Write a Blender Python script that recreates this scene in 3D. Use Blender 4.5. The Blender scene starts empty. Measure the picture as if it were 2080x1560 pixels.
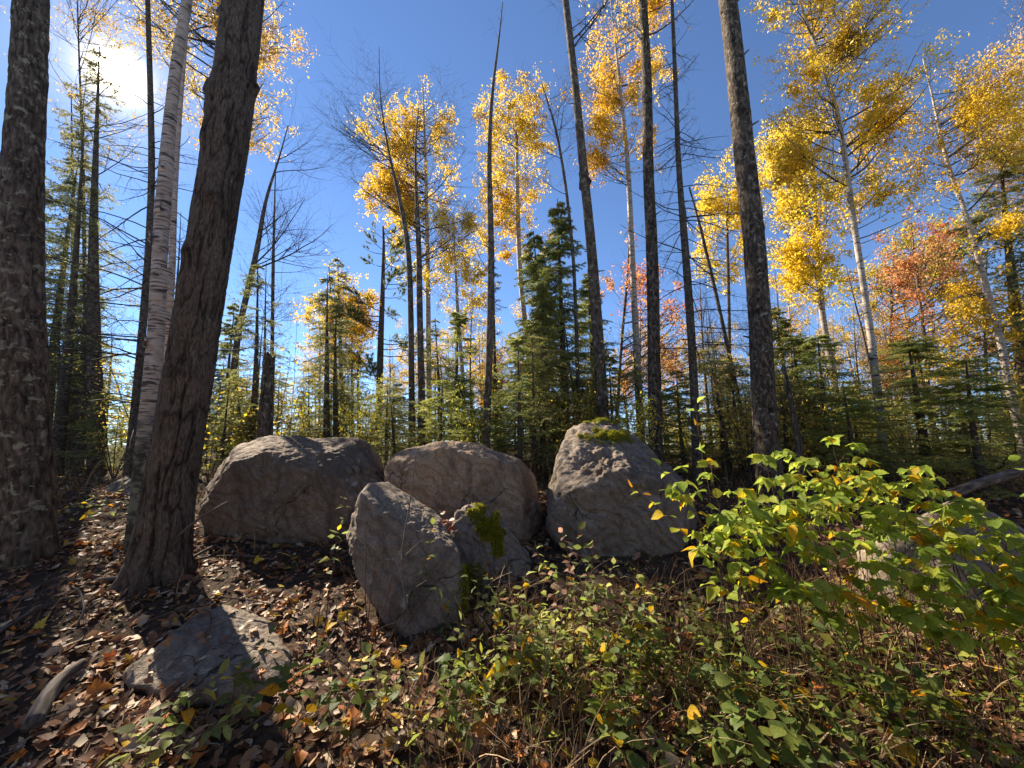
import bpy, bmesh, math
import numpy as np
from mathutils import Matrix, Vector

# ------------------------------------------------------------------ camera, sky, sun, exposure
scene = bpy.context.scene
COL = scene.collection
PITCH = math.radians(9.4)
FPX = 781.0                      # focal length in photograph pixels (2080 wide)
CAMZ = 1.6
cam_d = bpy.data.cameras.new('camera')
cam_d.sensor_width = 36.0
cam_d.lens = 36.0 * FPX / 2080.0
cam_d.clip_start = 0.05
cam_d.clip_end = 3000.0
cam = bpy.data.objects.new('camera', cam_d)
cam.location = (0, 0, CAMZ)
cam.rotation_euler = (math.radians(90) + PITCH, 0, 0)
COL.objects.link(cam)
scene.camera = cam

SUN_EL = math.radians(35.6)
SUN_AZ = math.radians(-50.3)     # measured from +Y towards +X
SUN = Vector((math.sin(SUN_AZ) * math.cos(SUN_EL), math.cos(SUN_AZ) * math.cos(SUN_EL), math.sin(SUN_EL)))

world = bpy.data.worlds.new('World')
scene.world = world
world.use_nodes = True
wt = world.node_tree
wt.nodes.clear()
w_out = wt.nodes.new('ShaderNodeOutputWorld')
w_bg = wt.nodes.new('ShaderNodeBackground')
sky = wt.nodes.new('ShaderNodeTexSky')
sky.sky_type = 'NISHITA'
sky.sun_disc = False
sky.sun_elevation = SUN_EL
sky.sun_rotation = SUN_AZ
sky.altitude = 1200
sky.air_density = 0.8
sky.dust_density = 0.0
sky.ozone_density = 8.0
w_bg.inputs['Strength'].default_value = 0.09
# the sun itself and the bright ring of air round it
geo = wt.nodes.new('ShaderNodeTexCoord')
dot = wt.nodes.new('ShaderNodeVectorMath'); dot.operation = 'DOT_PRODUCT'
dot.inputs[1].default_value = SUN
nrm = wt.nodes.new('ShaderNodeVectorMath'); nrm.operation = 'NORMALIZE'
wt.links.new(geo.outputs['Generated'], nrm.inputs[0])
wt.links.new(nrm.outputs['Vector'], dot.inputs[0])
acs = wt.nodes.new('ShaderNodeMath'); acs.operation = 'ARCCOSINE'
wt.links.new(dot.outputs['Value'], acs.inputs[0])
def w_math(op, a, b=None):
    n = wt.nodes.new('ShaderNodeMath'); n.operation = op
    for i, v in enumerate((a, b)):
        if v is None: continue
        if isinstance(v, (int, float)): n.inputs[i].default_value = v
        else: wt.links.new(v, n.inputs[i])
    return n.outputs[0]
ang = acs.outputs[0]
halo = w_math('MULTIPLY', w_math('EXPONENT', w_math('MULTIPLY', ang, -22.0)), 5.0)
core = w_math('MULTIPLY', w_math('EXPONENT', w_math('MULTIPLY', w_math('POWER', w_math('DIVIDE', ang, 0.021), 2.0), -1.0)), 60.0)
glow = w_math('ADD', halo, core)
gcol = wt.nodes.new('ShaderNodeVectorMath'); gcol.operation = 'SCALE'
gcol.inputs[0].default_value = (1.0, 0.93, 0.78)
wt.links.new(glow, gcol.inputs['Scale'])
gadd = wt.nodes.new('ShaderNodeVectorMath'); gadd.operation = 'ADD'
wt.links.new(sky.outputs[0], gadd.inputs[0])
wt.links.new(gcol.outputs[0], gadd.inputs[1])
wt.links.new(gadd.outputs[0], w_bg.inputs['Color'])
wt.links.new(w_bg.outputs[0], w_out.inputs['Surface'])

sun_d = bpy.data.lights.new('sun', 'SUN')
sun_d.energy = 5.0
sun_d.angle = math.radians(0.53)
sun_d.color = (1.0, 0.93, 0.82)
sun_o = bpy.data.objects.new('sun', sun_d)
sun_o.rotation_euler = SUN.to_track_quat('Z', 'Y').to_euler()
COL.objects.link(sun_o)

scene.view_settings.view_transform = 'Standard'
scene.view_settings.look = 'None'
scene.view_settings.exposure = 1.6
scene.view_settings.gamma = 1.0
scene.view_settings.use_curve_mapping = False
scene.view_settings.use_white_balance = True      # the camera was balanced for the shade
scene.view_settings.white_balance_temperature = 7300
scene.view_settings.white_balance_tint = 10
scene.render.engine = 'CYCLES'
scene.cycles.max_bounces = 6
scene.cycles.diffuse_bounces = 4
scene.cycles.glossy_bounces = 2
scene.cycles.transmission_bounces = 3
scene.cycles.use_denoising = True

# ------------------------------------------------------------------ helpers
CT, ST = math.cos(PITCH), math.sin(PITCH)

def P(px, py, D):
    """point of the place seen at a photograph pixel, D metres ahead (world Y)"""
    x = (px - 1040.0) / FPX; v = (780.0 - py) / FPX
    t = D / (CT - v * ST)
    return np.array((x * t, D, CAMZ + (ST + v * CT) * t))

def T(px, py, D):
    v = (780.0 - py) / FPX
    return D / (CT - v * ST)      # metres per focal length at that point

# --- vectorised gradient-free lattice noise
def _hash(ix, iy, iz, seed):
    with np.errstate(over='ignore'):
        h = (ix.astype(np.uint32) * np.uint32(374761393) + iy.astype(np.uint32) * np.uint32(668265263)
             + iz.astype(np.uint32) * np.uint32(2147483647) + np.uint32((seed * 1274126177) & 0xffffffff))
        h = (h ^ (h >> np.uint32(13))) * np.uint32(1274126177)
        h = (h ^ (h >> np.uint32(16))) * np.uint32(2246822519)
        h = h ^ (h >> np.uint32(15))
    return h.astype(np.float64) / 4294967295.0

def vnoise(p, seed=0):
    p = np.asarray(p, float)
    i = np.floor(p).astype(np.int64); f = p - i
    f = f * f * f * (f * (f * 6 - 15) + 10)
    r = 0.0
    for dx in (0, 1):
        wx = f[..., 0] if dx else 1 - f[..., 0]
        for dy in (0, 1):
            wy = f[..., 1] if dy else 1 - f[..., 1]
            for dz in (0, 1):
                wz = f[..., 2] if dz else 1 - f[..., 2]
                r = r + wx * wy * wz * _hash(i[..., 0] + dx, i[..., 1] + dy, i[..., 2] + dz, seed)
    return r * 2 - 1

def fbm(p, octv=4, seed=0, gain=0.5, lac=2.03):
    p = np.asarray(p, float); a = 1.0; s = 0.0
    for k in range(octv):
        s = s + a * vnoise(p + 17.3 * k, seed + k)
        p = p * lac; a *= gain
    return s

GY = [-50, 0.5, 1.6, 2.2, 2.75, 3.3, 4.2, 5.0, 6.3, 9.0, 15.0, 40.0, 120.0, 600.0]
GZ = [-0.30, -0.25, -0.13, 0.0, 0.12, 0.27, 0.48, 0.64, 0.86, 1.03, 1.14, 1.25, 1.6, 6.0]
def ground(x, y):
    x = np.asarray(x, float); y = np.asarray(y, float)
    z = np.interp(y, GY, GZ)
    p = np.stack([x, y, np.zeros_like(x)], -1)
    near = np.clip(1.2 - y / 30.0, 0.2, 1)
    return z + 0.055 * fbm(p * 0.8, 3, 3) * near + 0.018 * fbm(p * 4.0, 2, 9) * near

def norm(v):
    return v / np.maximum(np.linalg.norm(v, axis=-1, keepdims=True), 1e-9)

def mesh_np(name, V, faces, mat, smooth=False, tint=None, bark=None, moss=None):
    """faces: one (n,k) index array or a list of them"""
    if not isinstance(faces, list): faces = [faces]
    faces = [np.asarray(f, np.int32) for f in faces if len(f)]
    V = np.asarray(V, np.float32)
    me = bpy.data.meshes.new(name)
    nl = sum(f.size for f in faces); nf = sum(len(f) for f in faces)
    me.vertices.add(len(V)); me.vertices.foreach_set('co', V.ravel())
    me.loops.add(nl); me.polygons.add(nf)
    me.loops.foreach_set('vertex_index', np.concatenate([f.ravel() for f in faces]))
    cnt = np.concatenate([np.full(len(f), f.shape[1], np.int32) for f in faces])
    start = np.concatenate([[0], np.cumsum(cnt)[:-1]]).astype(np.int32)
    me.polygons.foreach_set('loop_start', start)
    me.polygons.foreach_set('loop_total', cnt)
    if smooth: me.polygons.foreach_set('use_smooth', np.ones(nf, bool))
    if tint is not None:
        a = me.attributes.new('tint', 'FLOAT_COLOR', 'POINT')
        c = np.ones((len(V), 4), np.float32); c[:, :3] = tint
        a.data.foreach_set('color', c.ravel())
    if bark is not None:
        a = me.attributes.new('bark', 'FLOAT_VECTOR', 'POINT')
        a.data.foreach_set('vector', np.asarray(bark, np.float32).ravel())
    if moss is not None:
        a = me.attributes.new('moss', 'FLOAT', 'POINT')
        a.data.foreach_set('value', np.asarray(moss, np.float32).ravel())
    me.update(calc_edges=True)
    me.materials.append(mat)
    return me

def link(name, data, parent=None, loc=None):
    o = bpy.data.objects.new(name, data)
    COL.objects.link(o)
    if parent is not None: o.parent = parent
    if loc is not None: o.location = tuple(loc)
    return o

def tag(o, label=None, cat=None, group=None, kind=None):
    if label: o['label'] = label
    if cat: o['category'] = cat
    if group: o['group'] = group
    if kind: o['kind'] = kind
    return o

def thing(name, label, cat, loc, group=None):
    o = link(name, None, loc=loc)
    o.empty_display_size = 0.1
    return tag(o, label, cat, group)

def copy_tree(root, loc, rotz, scale, label=None, group=None):
    r = root.copy(); COL.objects.link(r)
    r.location = tuple(loc); r.rotation_euler = (0, 0, rotz); r.scale = scale if hasattr(scale, '__len__') else (scale,) * 3
    if label: r['label'] = label
    if group: r['group'] = group
    for ch in list(root.children):
        c = ch.copy(); COL.objects.link(c); c.parent = r
        for g in list(ch.children):
            d = g.copy(); COL.objects.link(d); d.parent = c
    return r

# --- tubes for many polylines at once: Pt (m,n,3), R (m,n)
def tubes(Pt, R, sides):
    m, n, _ = Pt.shape
    tan = norm(np.gradient(Pt, axis=1))
    ref = np.array((0.31, 0.83, 0.12)); ref = ref / np.linalg.norm(ref)
    u = norm(np.cross(tan, np.broadcast_to(ref, tan.shape)))
    v = np.cross(tan, u)
    a = np.linspace(0, 2 * math.pi, sides, endpoint=False)
    ring = (np.cos(a)[None, None, :, None] * u[:, :, None, :] + np.sin(a)[None, None, :, None] * v[:, :, None, :])
    V = (Pt[:, :, None, :] + ring * R[:, :, None, None]).reshape(-1, 3)
    i = np.arange(m)[:, None, None] * n * sides; j = np.arange(n - 1)[None, :, None] * sides; k = np.arange(sides)[None, None, :]
    k2 = (k + 1) % sides
    F = np.stack([i + j + k, i + j + k2, i + j + sides + k2, i + j + sides + k], -1).reshape(-1, 4)
    return V, F

def join(parts):
    """[(V,F),...] -> V, [F quads/tris]"""
    off = 0; Vs = []; Fs = {}
    for V, F in parts:
        if len(V) == 0: continue
        Vs.append(V)
        for f in (F if isinstance(F, list) else [F]):
            if len(f): Fs.setdefault(f.shape[1], []).append(f + off)
        off += len(V)
    return np.concatenate(Vs), [np.concatenate(f) for f in Fs.values()]

def sample(Pt, R, idx, t):
    n = Pt.shape[1]
    s = t * (n - 1); i = np.minimum(s.astype(int), n - 2); f = (s - i)[:, None]
    a, b = Pt[idx, i], Pt[idx, i + 1]
    r = R[idx, i] * (1 - f[:, 0]) + R[idx, i + 1] * f[:, 0]
    return a * (1 - f) + b * f, norm(b - a), r

def grow(rng, Pt, R, count, tr, L, ang, nseg, up=0.0, wander=0.15, rk=0.6, rmin=0.0015, taper=0.25, lt=0.5, rl=0.014):
    """children of the branches Pt; returns (count,nseg+1,3), radii"""
    lens = np.linalg.norm(Pt[:, -1] - Pt[:, 0], axis=1) + 1e-6
    idx = rng.choice(len(Pt), count, p=lens / lens.sum())
    t = rng.uniform(tr[0], tr[1], count)
    p0, tan, r0 = sample(Pt, R, idx, t)
    perp = norm(np.cross(tan, norm(rng.normal(size=(count, 3)))))
    a = np.radians(rng.uniform(ang[0], ang[1], count))[:, None]
    d = np.cos(a) * tan + np.sin(a) * perp
    ln = L * rng.uniform(0.55, 1.25, count) * (1 - lt * t)
    out = np.zeros((count, nseg + 1, 3)); out[:, 0] = p0
    for k in range(nseg):
        d = norm(d + rng.normal(0, wander, (count, 3)) + np.array((0, 0, up)))
        out[:, k + 1] = out[:, k] + d * (ln / nseg)[:, None]
    rb = np.maximum(np.minimum(r0 * rk, ln * rl), rmin)
    rr = rb[:, None] * np.linspace(1, taper, nseg + 1)[None, :]
    grow.idx = idx
    return out, rr

def primaries(rng, path, rad, targets, k=0.8, nseg=7, wander=0.05, rk=0.5, rl=0.0095):
    """limbs from a trunk polyline (world) to target points"""
    z = path[:, 2]; o = np.argsort(z)
    hz = np.linalg.norm(targets[:, :2] - np.stack([np.interp(targets[:, 2], z[o], path[o, 0]), np.interp(targets[:, 2], z[o], path[o, 1])], -1), axis=1)
    zs = np.clip(targets[:, 2] - hz * k * rng.uniform(0.3, 1.35, len(targets)), z.min() + 0.35 * (z.max() - z.min()) * 0 + 0.3, z.max() - 0.02)
    p0 = np.stack([np.interp(zs, z[o], path[o, c]) for c in range(3)], -1)
    r0 = np.interp(zs, z[o], rad[o])
    ctrl = p0 + (targets - p0) * np.array((0.6, 0.6, 0.35))
    t = np.linspace(0, 1, nseg + 1)[None, :, None]
    out = (1 - t) ** 2 * p0[:, None] + 2 * t * (1 - t) * ctrl[:, None] + t ** 2 * targets[:, None]
    ln = np.linalg.norm(targets - p0, axis=1)
    out += np.cumsum(rng.normal(0, wander, out.shape) * (ln / nseg)[:, None, None], axis=1) * (t > 0)
    rb = np.maximum(np.minimum(r0 * rk, ln * rl), 0.004)
    return out, rb[:, None] * np.linspace(1, 0.25, nseg + 1)[None]

def leaf_quads(rng, pos, size, pal, flat=0.35, clump=0.8, seed=1, aspect=0.62):
    """folded diamond leaves hanging at pos; colours from a palette, varied in clumps"""
    n = len(pos)
    nrmv = norm(rng.normal(size=(n, 3)) + np.array((0, 0, flat)))
    d = norm(np.cross(nrmv, rng.normal(size=(n, 3))) + np.array((0, 0, -0.35)))
    s = norm(np.cross(d, nrmv))
    L = (size * np.clip(rng.lognormal(-0.05, 0.32, n), 0.4, 1.7))[:, None]
    W = L * aspect * 0.5
    fold = np.cross(s, d) * L * 0.12
    V = np.stack([pos, pos + d * L * 0.45 + s * W + fold, pos + d * L, pos + d * L * 0.45 - s * W + fold], 1).reshape(-1, 3)
    b = np.arange(n)[:, None] * 4
    F = np.concatenate([b + np.array([[0, 1, 2]]), b + np.array([[0, 2, 3]])])
    pal = np.asarray(pal, float)
    q = (vnoise(pos * clump, seed) * 0.5 + 0.5) * 0.75 + rng.random(n) * 0.45 - 0.1
    q = np.clip(q, 0, 0.999) * (len(pal) - 1)
    i = q.astype(int); f = (q - i)[:, None]
    c = (pal[i] * (1 - f) + pal[i + 1] * f) * rng.uniform(0.75, 1.2, (n, 1))
    return V, F, np.repeat(c, 4, axis=0)

def resample(path, rad, n):
    path = np.asarray(path, float); rad = np.asarray(rad, float)
    s = np.concatenate([[0], np.cumsum(np.linalg.norm(np.diff(path, axis=0), axis=1))])
    q = np.linspace(0, s[-1], n)
    p = np.stack([np.interp(q, s, path[:, c]) for c in range(3)], -1)
    r = np.interp(q, s, rad)
    w = max(1, n // 26)
    for _ in range(3):
        pp = np.pad(p, ((w, w), (0, 0)), mode='reflect', reflect_type='odd'); rp = np.pad(r, w, mode='edge')
        ker = np.ones(2 * w + 1) / (2 * w + 1)
        p = np.stack([np.convolve(pp[:, c], ker, 'valid') for c in range(3)], -1)
        r = np.convolve(rp, ker, 'valid')
    return p, r, q

def trunk_surface(path, rad, n, sides, disp=None, flare=0.35, fl_h=0.18, lobes=5, seed=0, rough=0.03):
    p, r, s = resample(path, rad, n)
    tan = norm(np.gradient(p, axis=0))
    u = norm(np.cross(np.broadcast_to(np.array((0.0, 1.0, 0.0)), tan.shape), tan)); v = np.cross(tan, u)
    a = np.linspace(0, 2 * math.pi, sides, endpoint=False)
    A, S = np.meshgrid(a, s)
    R0 = float(np.mean(r))
    bark = np.stack([np.cos(A) * R0, np.sin(A) * R0, S], -1)
    rr = r[:, None] * (1 + flare * np.exp(-S / fl_h) * (0.75 + 0.55 * np.cos(A * lobes + seed + 0.6 * np.sin(A))))
    rr = rr * (1 + rough * fbm(bark * np.array((6, 6, 2.0)), 3, seed))
    tint = np.ones(A.shape)
    if disp is not None:
        d, tint = disp(A, S, bark, R0)
        rr = rr + d
    V = p[:, None] + rr[..., None] * (np.cos(A)[..., None] * u[:, None] + np.sin(A)[..., None] * v[:, None])
    j = np.arange(n - 1)[:, None] * sides; k = np.arange(sides)[None]; k2 = (k + 1) % sides
    F = np.stack([j + k, j + k2, j + sides + k2, j + sides + k], -1).reshape(-1, 4)
    V = V.reshape(-1, 3)
    cap = len(V)
    V = np.concatenate([V, p[-1:] + tan[-1:] * r[-1] * 0.3])
    e = (n - 1) * sides
    F3 = np.stack([e + k[0], e + k2[0], np.full(sides, cap)], -1)
    V = np.concatenate([V, p[:1] - tan[:1] * r[0] * 0.15])
    F3 = np.concatenate([F3, np.stack([k2[0], k[0], np.full(sides, cap + 1)], -1)])
    bark = np.concatenate([bark.reshape(-1, 3), bark[-1, :1], bark[0, :1]])
    tint = np.append(tint.ravel(), (1.0, 1.0))
    return V, [F, F3], bark, tint, p, r

def px_path(pts, D, top=0.0, lean_top=None, D_top=None):
    """photograph pixels (x, y, width) from bottom to top -> world path + radii, rooted in the ground"""
    D_top = D if D_top is None else D_top
    y0, y1 = pts[0][1], pts[-1][1]
    w = []; r = []
    for (x, y, wd) in pts:
        d = D + (D_top - D) * (y0 - y) / max(1, (y0 - y1))
        w.append(P(x, y, d)); r.append(wd * 0.5 * T(x, y, d) / FPX / math.sqrt(1 + ((x - 1040) / FPX) ** 2))
    w = np.array(w); r = np.array(r)
    gz = float(ground(w[0, 0], w[0, 1])) - 0.12
    if w[0, 2] > gz + 0.05:
        w = np.concatenate([[[w[0, 0], w[0, 1], gz]], w]); r = np.concatenate([[r[0] * 1.05], r])
    else:
        w[0, 2] = gz
    if top > 0:
        d = norm(w[-1] - w[-2])
        w = np.concatenate([w, [w[-1] + d * top]]); r = np.concatenate([r, [max(r[-1] - 0.012 * top, r[-1] * 0.3)]])
    return w, r

# ------------------------------------------------------------------ materials
class M:
    """tiny node-graph builder"""
    def __init__(s, name, rough=0.8, spec=0.2):
        s.m = bpy.data.materials.new(name); s.m.use_nodes = True
        s.t = s.m.node_tree; s.t.nodes.clear()
        s.out = s.n('ShaderNodeOutputMaterial'); s.b = s.n('ShaderNodeBsdfPrincipled')
        s.b.inputs['Roughness'].default_value = rough
        s.b.inputs['Specular IOR Level'].default_value = spec
        s.l(s.b.outputs[0], s.out.inputs['Surface'])
    def n(s, typ, **kw):
        n = s.t.nodes.new(typ)
        for k, v in kw.items(): setattr(n, k, v)
        return n
    def l(s, a, b): s.t.links.new(a, b)
    def put(s, sock, v):
        if hasattr(v, 'is_output') or hasattr(v, 'links'): s.l(v, sock)
        else: sock.default_value = v
    def math(s, op, a, b=0.0, c=None):
        n = s.n('ShaderNodeMath', operation=op)
        s.put(n.inputs[0], a); s.put(n.inputs[1], b)
        if c is not None: s.put(n.inputs[2], c)
        return n.outputs[0]
    def coord(s, attr=None, scale=(1, 1, 1)):
        if attr: c = s.n('ShaderNodeAttribute', attribute_name=attr).outputs['Vector']
        else: c = s.n('ShaderNodeTexCoord').outputs['Object']
        v = s.n('ShaderNodeVectorMath', operation='MULTIPLY'); s.l(c, v.inputs[0]); v.inputs[1].default_value = scale
        return v.outputs[0]
    def noise(s, vec, scale, detail=4, rough=0.55, dist=0.0):
        n = s.n('ShaderNodeTexNoise'); s.l(vec, n.inputs['Vector'])
        n.inputs['Scale'].default_value = scale; n.inputs['Detail'].default_value = detail
        n.inputs['Roughness'].default_value = rough; n.inputs['Distortion'].default_value = dist
        return n.outputs['Fac']
    def voro(s, vec, scale, feature='F1', out='Distance'):
        n = s.n('ShaderNodeTexVoronoi', feature=feature); s.l(vec, n.inputs['Vector']); n.inputs['Scale'].default_value = scale
        return n.outputs[out]
    def ramp(s, fac, stops):
        n = s.n('ShaderNodeValToRGB'); s.l(fac, n.inputs[0]); e = n.color_ramp.elements
        while len(e) < len(stops): e.new(0.5)
        for k, (p, c) in enumerate(stops):
            e[k].position = p
            e[k].color = (c, c, c, 1) if isinstance(c, (int, float)) else (*c, 1)
        return n.outputs[0]
    def mix(s, f, a, b, mode='MIX'):
        n = s.n('ShaderNodeMix', data_type='RGBA', blend_type=mode)
        s.put(n.inputs['Factor'], f)
        for k, v in (('A', a), ('B', b)):
            so = [i for i in n.inputs if i.name == k and i.type == 'RGBA'][0]
            if isinstance(v, tuple): so.default_value = (*v, 1) if len(v) == 3 else v
            else: s.l(v, so)
        return [o for o in n.outputs if o.type == 'RGBA'][0]
    def color(s, c): s.put(s.b.inputs['Base Color'], c if not isinstance(c, tuple) else (*c, 1))
    def bump(s, h, strength=0.5, dist=0.01, prev=None):
        n = s.n('ShaderNodeBump'); n.inputs['Strength'].default_value = strength; n.inputs['Distance'].default_value = dist
        s.l(h, n.inputs['Height'])
        if prev is not None: s.l(prev, n.inputs['Normal'])
        s.l(n.outputs[0], s.b.inputs['Normal']); return n.outputs[0]

def leaf_material(name, source, trans=0.5, rough=0.45, spec=0.3, gain=1.25, veins=False):
    m = M(name, rough, spec)
    if source == 'object':
        c = m.n('ShaderNodeObjectInfo').outputs['Color']
        vec = m.coord(None, (1, 1, 1))
        blot = m.noise(vec, 7.0, 3)
        c = m.mix(m.ramp(blot, [(0.42, 0.0), (0.72, 0.8)]), c, m.mix(1.0, c, (0.8, 0.60, 0.35), 'MULTIPLY'))
        inf = m.n('ShaderNodeObjectInfo').outputs['Random']
        sh_ = m.n('ShaderNodeVectorMath', operation='ADD'); m.l(vec, sh_.inputs[0])
        cmb = m.n('ShaderNodeCombineXYZ'); m.l(m.math('MULTIPLY', inf, 40.0), cmb.inputs[2]); m.l(cmb.outputs[0], sh_.inputs[1])
        spot = m.noise(sh_.outputs[0], 11.0, 3, 0.6)
        c = m.mix(m.ramp(spot, [(0.60, 0.0), (0.66, 0.75)]), c, (0.10, 0.055, 0.025))
        sp = m.n('ShaderNodeSeparateXYZ'); m.l(vec, sp.inputs[0])
        ax = m.math('ABSOLUTE', sp.outputs[0])
        rib = m.math('LESS_THAN', ax, 0.012)
        sv = m.math('SINE', m.math('MULTIPLY', m.math('SUBTRACT', sp.outputs[1], m.math('MULTIPLY', ax, 0.9)), 55.0))
        rib = m.math('MAXIMUM', m.math('MULTIPLY', rib, 0.5), m.ramp(sv, [(0.86, 0.0), (1.0, 0.28)]))
        c = m.mix(rib, c, m.mix(1.0, c, (1.35, 1.3, 1.5), 'MULTIPLY'))
    else:
        c = m.n('ShaderNodeAttribute', attribute_name='tint').outputs['Color']
    m.color(c)
    tr = m.n('ShaderNodeBsdfTranslucent')
    g = m.n('ShaderNodeVectorMath', operation='SCALE'); m.l(c, g.inputs[0]); g.inputs['Scale'].default_value = gain
    m.l(g.outputs[0], tr.inputs['Color'])
    mx = m.n('ShaderNodeMixShader'); mx.inputs[0].default_value = trans
    m.l(m.b.outputs[0], mx.inputs[1]); m.l(tr.outputs[0], mx.inputs[2]); m.l(mx.outputs[0], m.out.inputs['Surface'])
    return m.m

def bark_material(name, ca, cb, cc, scale=(16, 16, 3.0), depth=0.012, lichen=None, lich_amt=0.6, strength=0.8, moss_h=None):
    m = M(name, 0.9, 0.15)
    v = m.coord('bark', scale); v1 = m.coord('bark')
    h = m.noise(v, 1.0, 5, 0.6, 0.6)
    h2 = m.noise(v, 3.2, 4, 0.6)
    big = m.noise(v1, 2.2, 3)
    c = m.ramp(h, [(0.34, ca), (0.52, cb), (0.72, cc)])
    c = m.mix(m.ramp(big, [(0.4, 0.0), (0.65, 0.6)]), c, m.mix(1.0, c, (0.6, 0.58, 0.56), 'MULTIPLY'))
    if lichen:
        l = m.noise(v1, 9.0, 5, 0.65, 0.4)
        l = m.ramp(l, [(lich_amt, 0.0), (lich_amt + 0.04, 1.0)])
        c = m.mix(m.math('MULTIPLY', l, 0.8), c, lichen)
    t = m.n('ShaderNodeAttribute', attribute_name='tint').outputs['Color']
    c = m.mix(1.0, c, t, 'MULTIPLY')
    if moss_h:
        sep = m.n('ShaderNodeSeparateXYZ'); m.l(v1, sep.inputs[0])
        k = m.math('ADD', sep.outputs[2], m.math('MULTIPLY', m.noise(v1, 5.0, 5), moss_h * 1.6))
        k = m.ramp(m.math('DIVIDE', k, moss_h * 2.2), [(0.45, 1.0), (0.62, 0.0)])
        c = m.mix(m.math('MULTIPLY', k, 0.75), c, (0.045, 0.052, 0.018))
    m.color(c)
    m.bump(m.math('ADD', h, m.math('MULTIPLY', h2, 0.5)), strength, depth)
    return m.m

def birch_material(name, white=(0.62, 0.55, 0.49), dark_h=1.2, streak=0.56):
    m = M(name, 0.7, 0.2)
    v = m.coord('bark', (5, 5, 45)); v1 = m.coord('bark')
    n1 = m.noise(v, 1.0, 4, 0.6, 0.3)
    n2 = m.noise(m.coord('bark', (3.5, 3.5, 14)), 1.0, 3, 0.6)
    n3 = m.noise(m.coord('bark', (9, 9, 9)), 1.0, 5, 0.65)
    st = m.ramp(n1, [(streak, 0.0), (streak + 0.05, 1.0)])
    pat = m.ramp(n2, [(0.585, 0.0), (0.63, 1.0)])
    c = m.mix(m.ramp(n3, [(0.35, 0.0), (0.7, 1.0)]), white, (white[0] * 0.62, white[1] * 0.55, white[2] * 0.48))
    c = m.mix(m.math('MULTIPLY', st, 0.85), c, (0.06, 0.045, 0.035))
    c = m.mix(m.math('MULTIPLY', pat, 0.9), c, (0.035, 0.028, 0.024))
    sep = m.n('ShaderNodeSeparateXYZ'); m.l(v1, sep.inputs[0])
    k = m.math('ADD', m.math('DIVIDE', sep.outputs[2], dark_h), m.math('MULTIPLY', n3, 1.3))
    k = m.ramp(m.math('MULTIPLY', k, 0.4), [(0.5, 1.0), (0.68, 0.0)])
    base = m.mix(m.ramp(n3, [(0.45, 0.0), (0.56, 1.0)]), (0.045, 0.036, 0.028), (0.16, 0.16, 0.105))
    c = m.mix(k, c, base)
    m.color(c)
    m.bump(m.math('ADD', m.math('MULTIPLY', n1, -0.6), n3), 0.6, 0.008)
    return m.m

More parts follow.
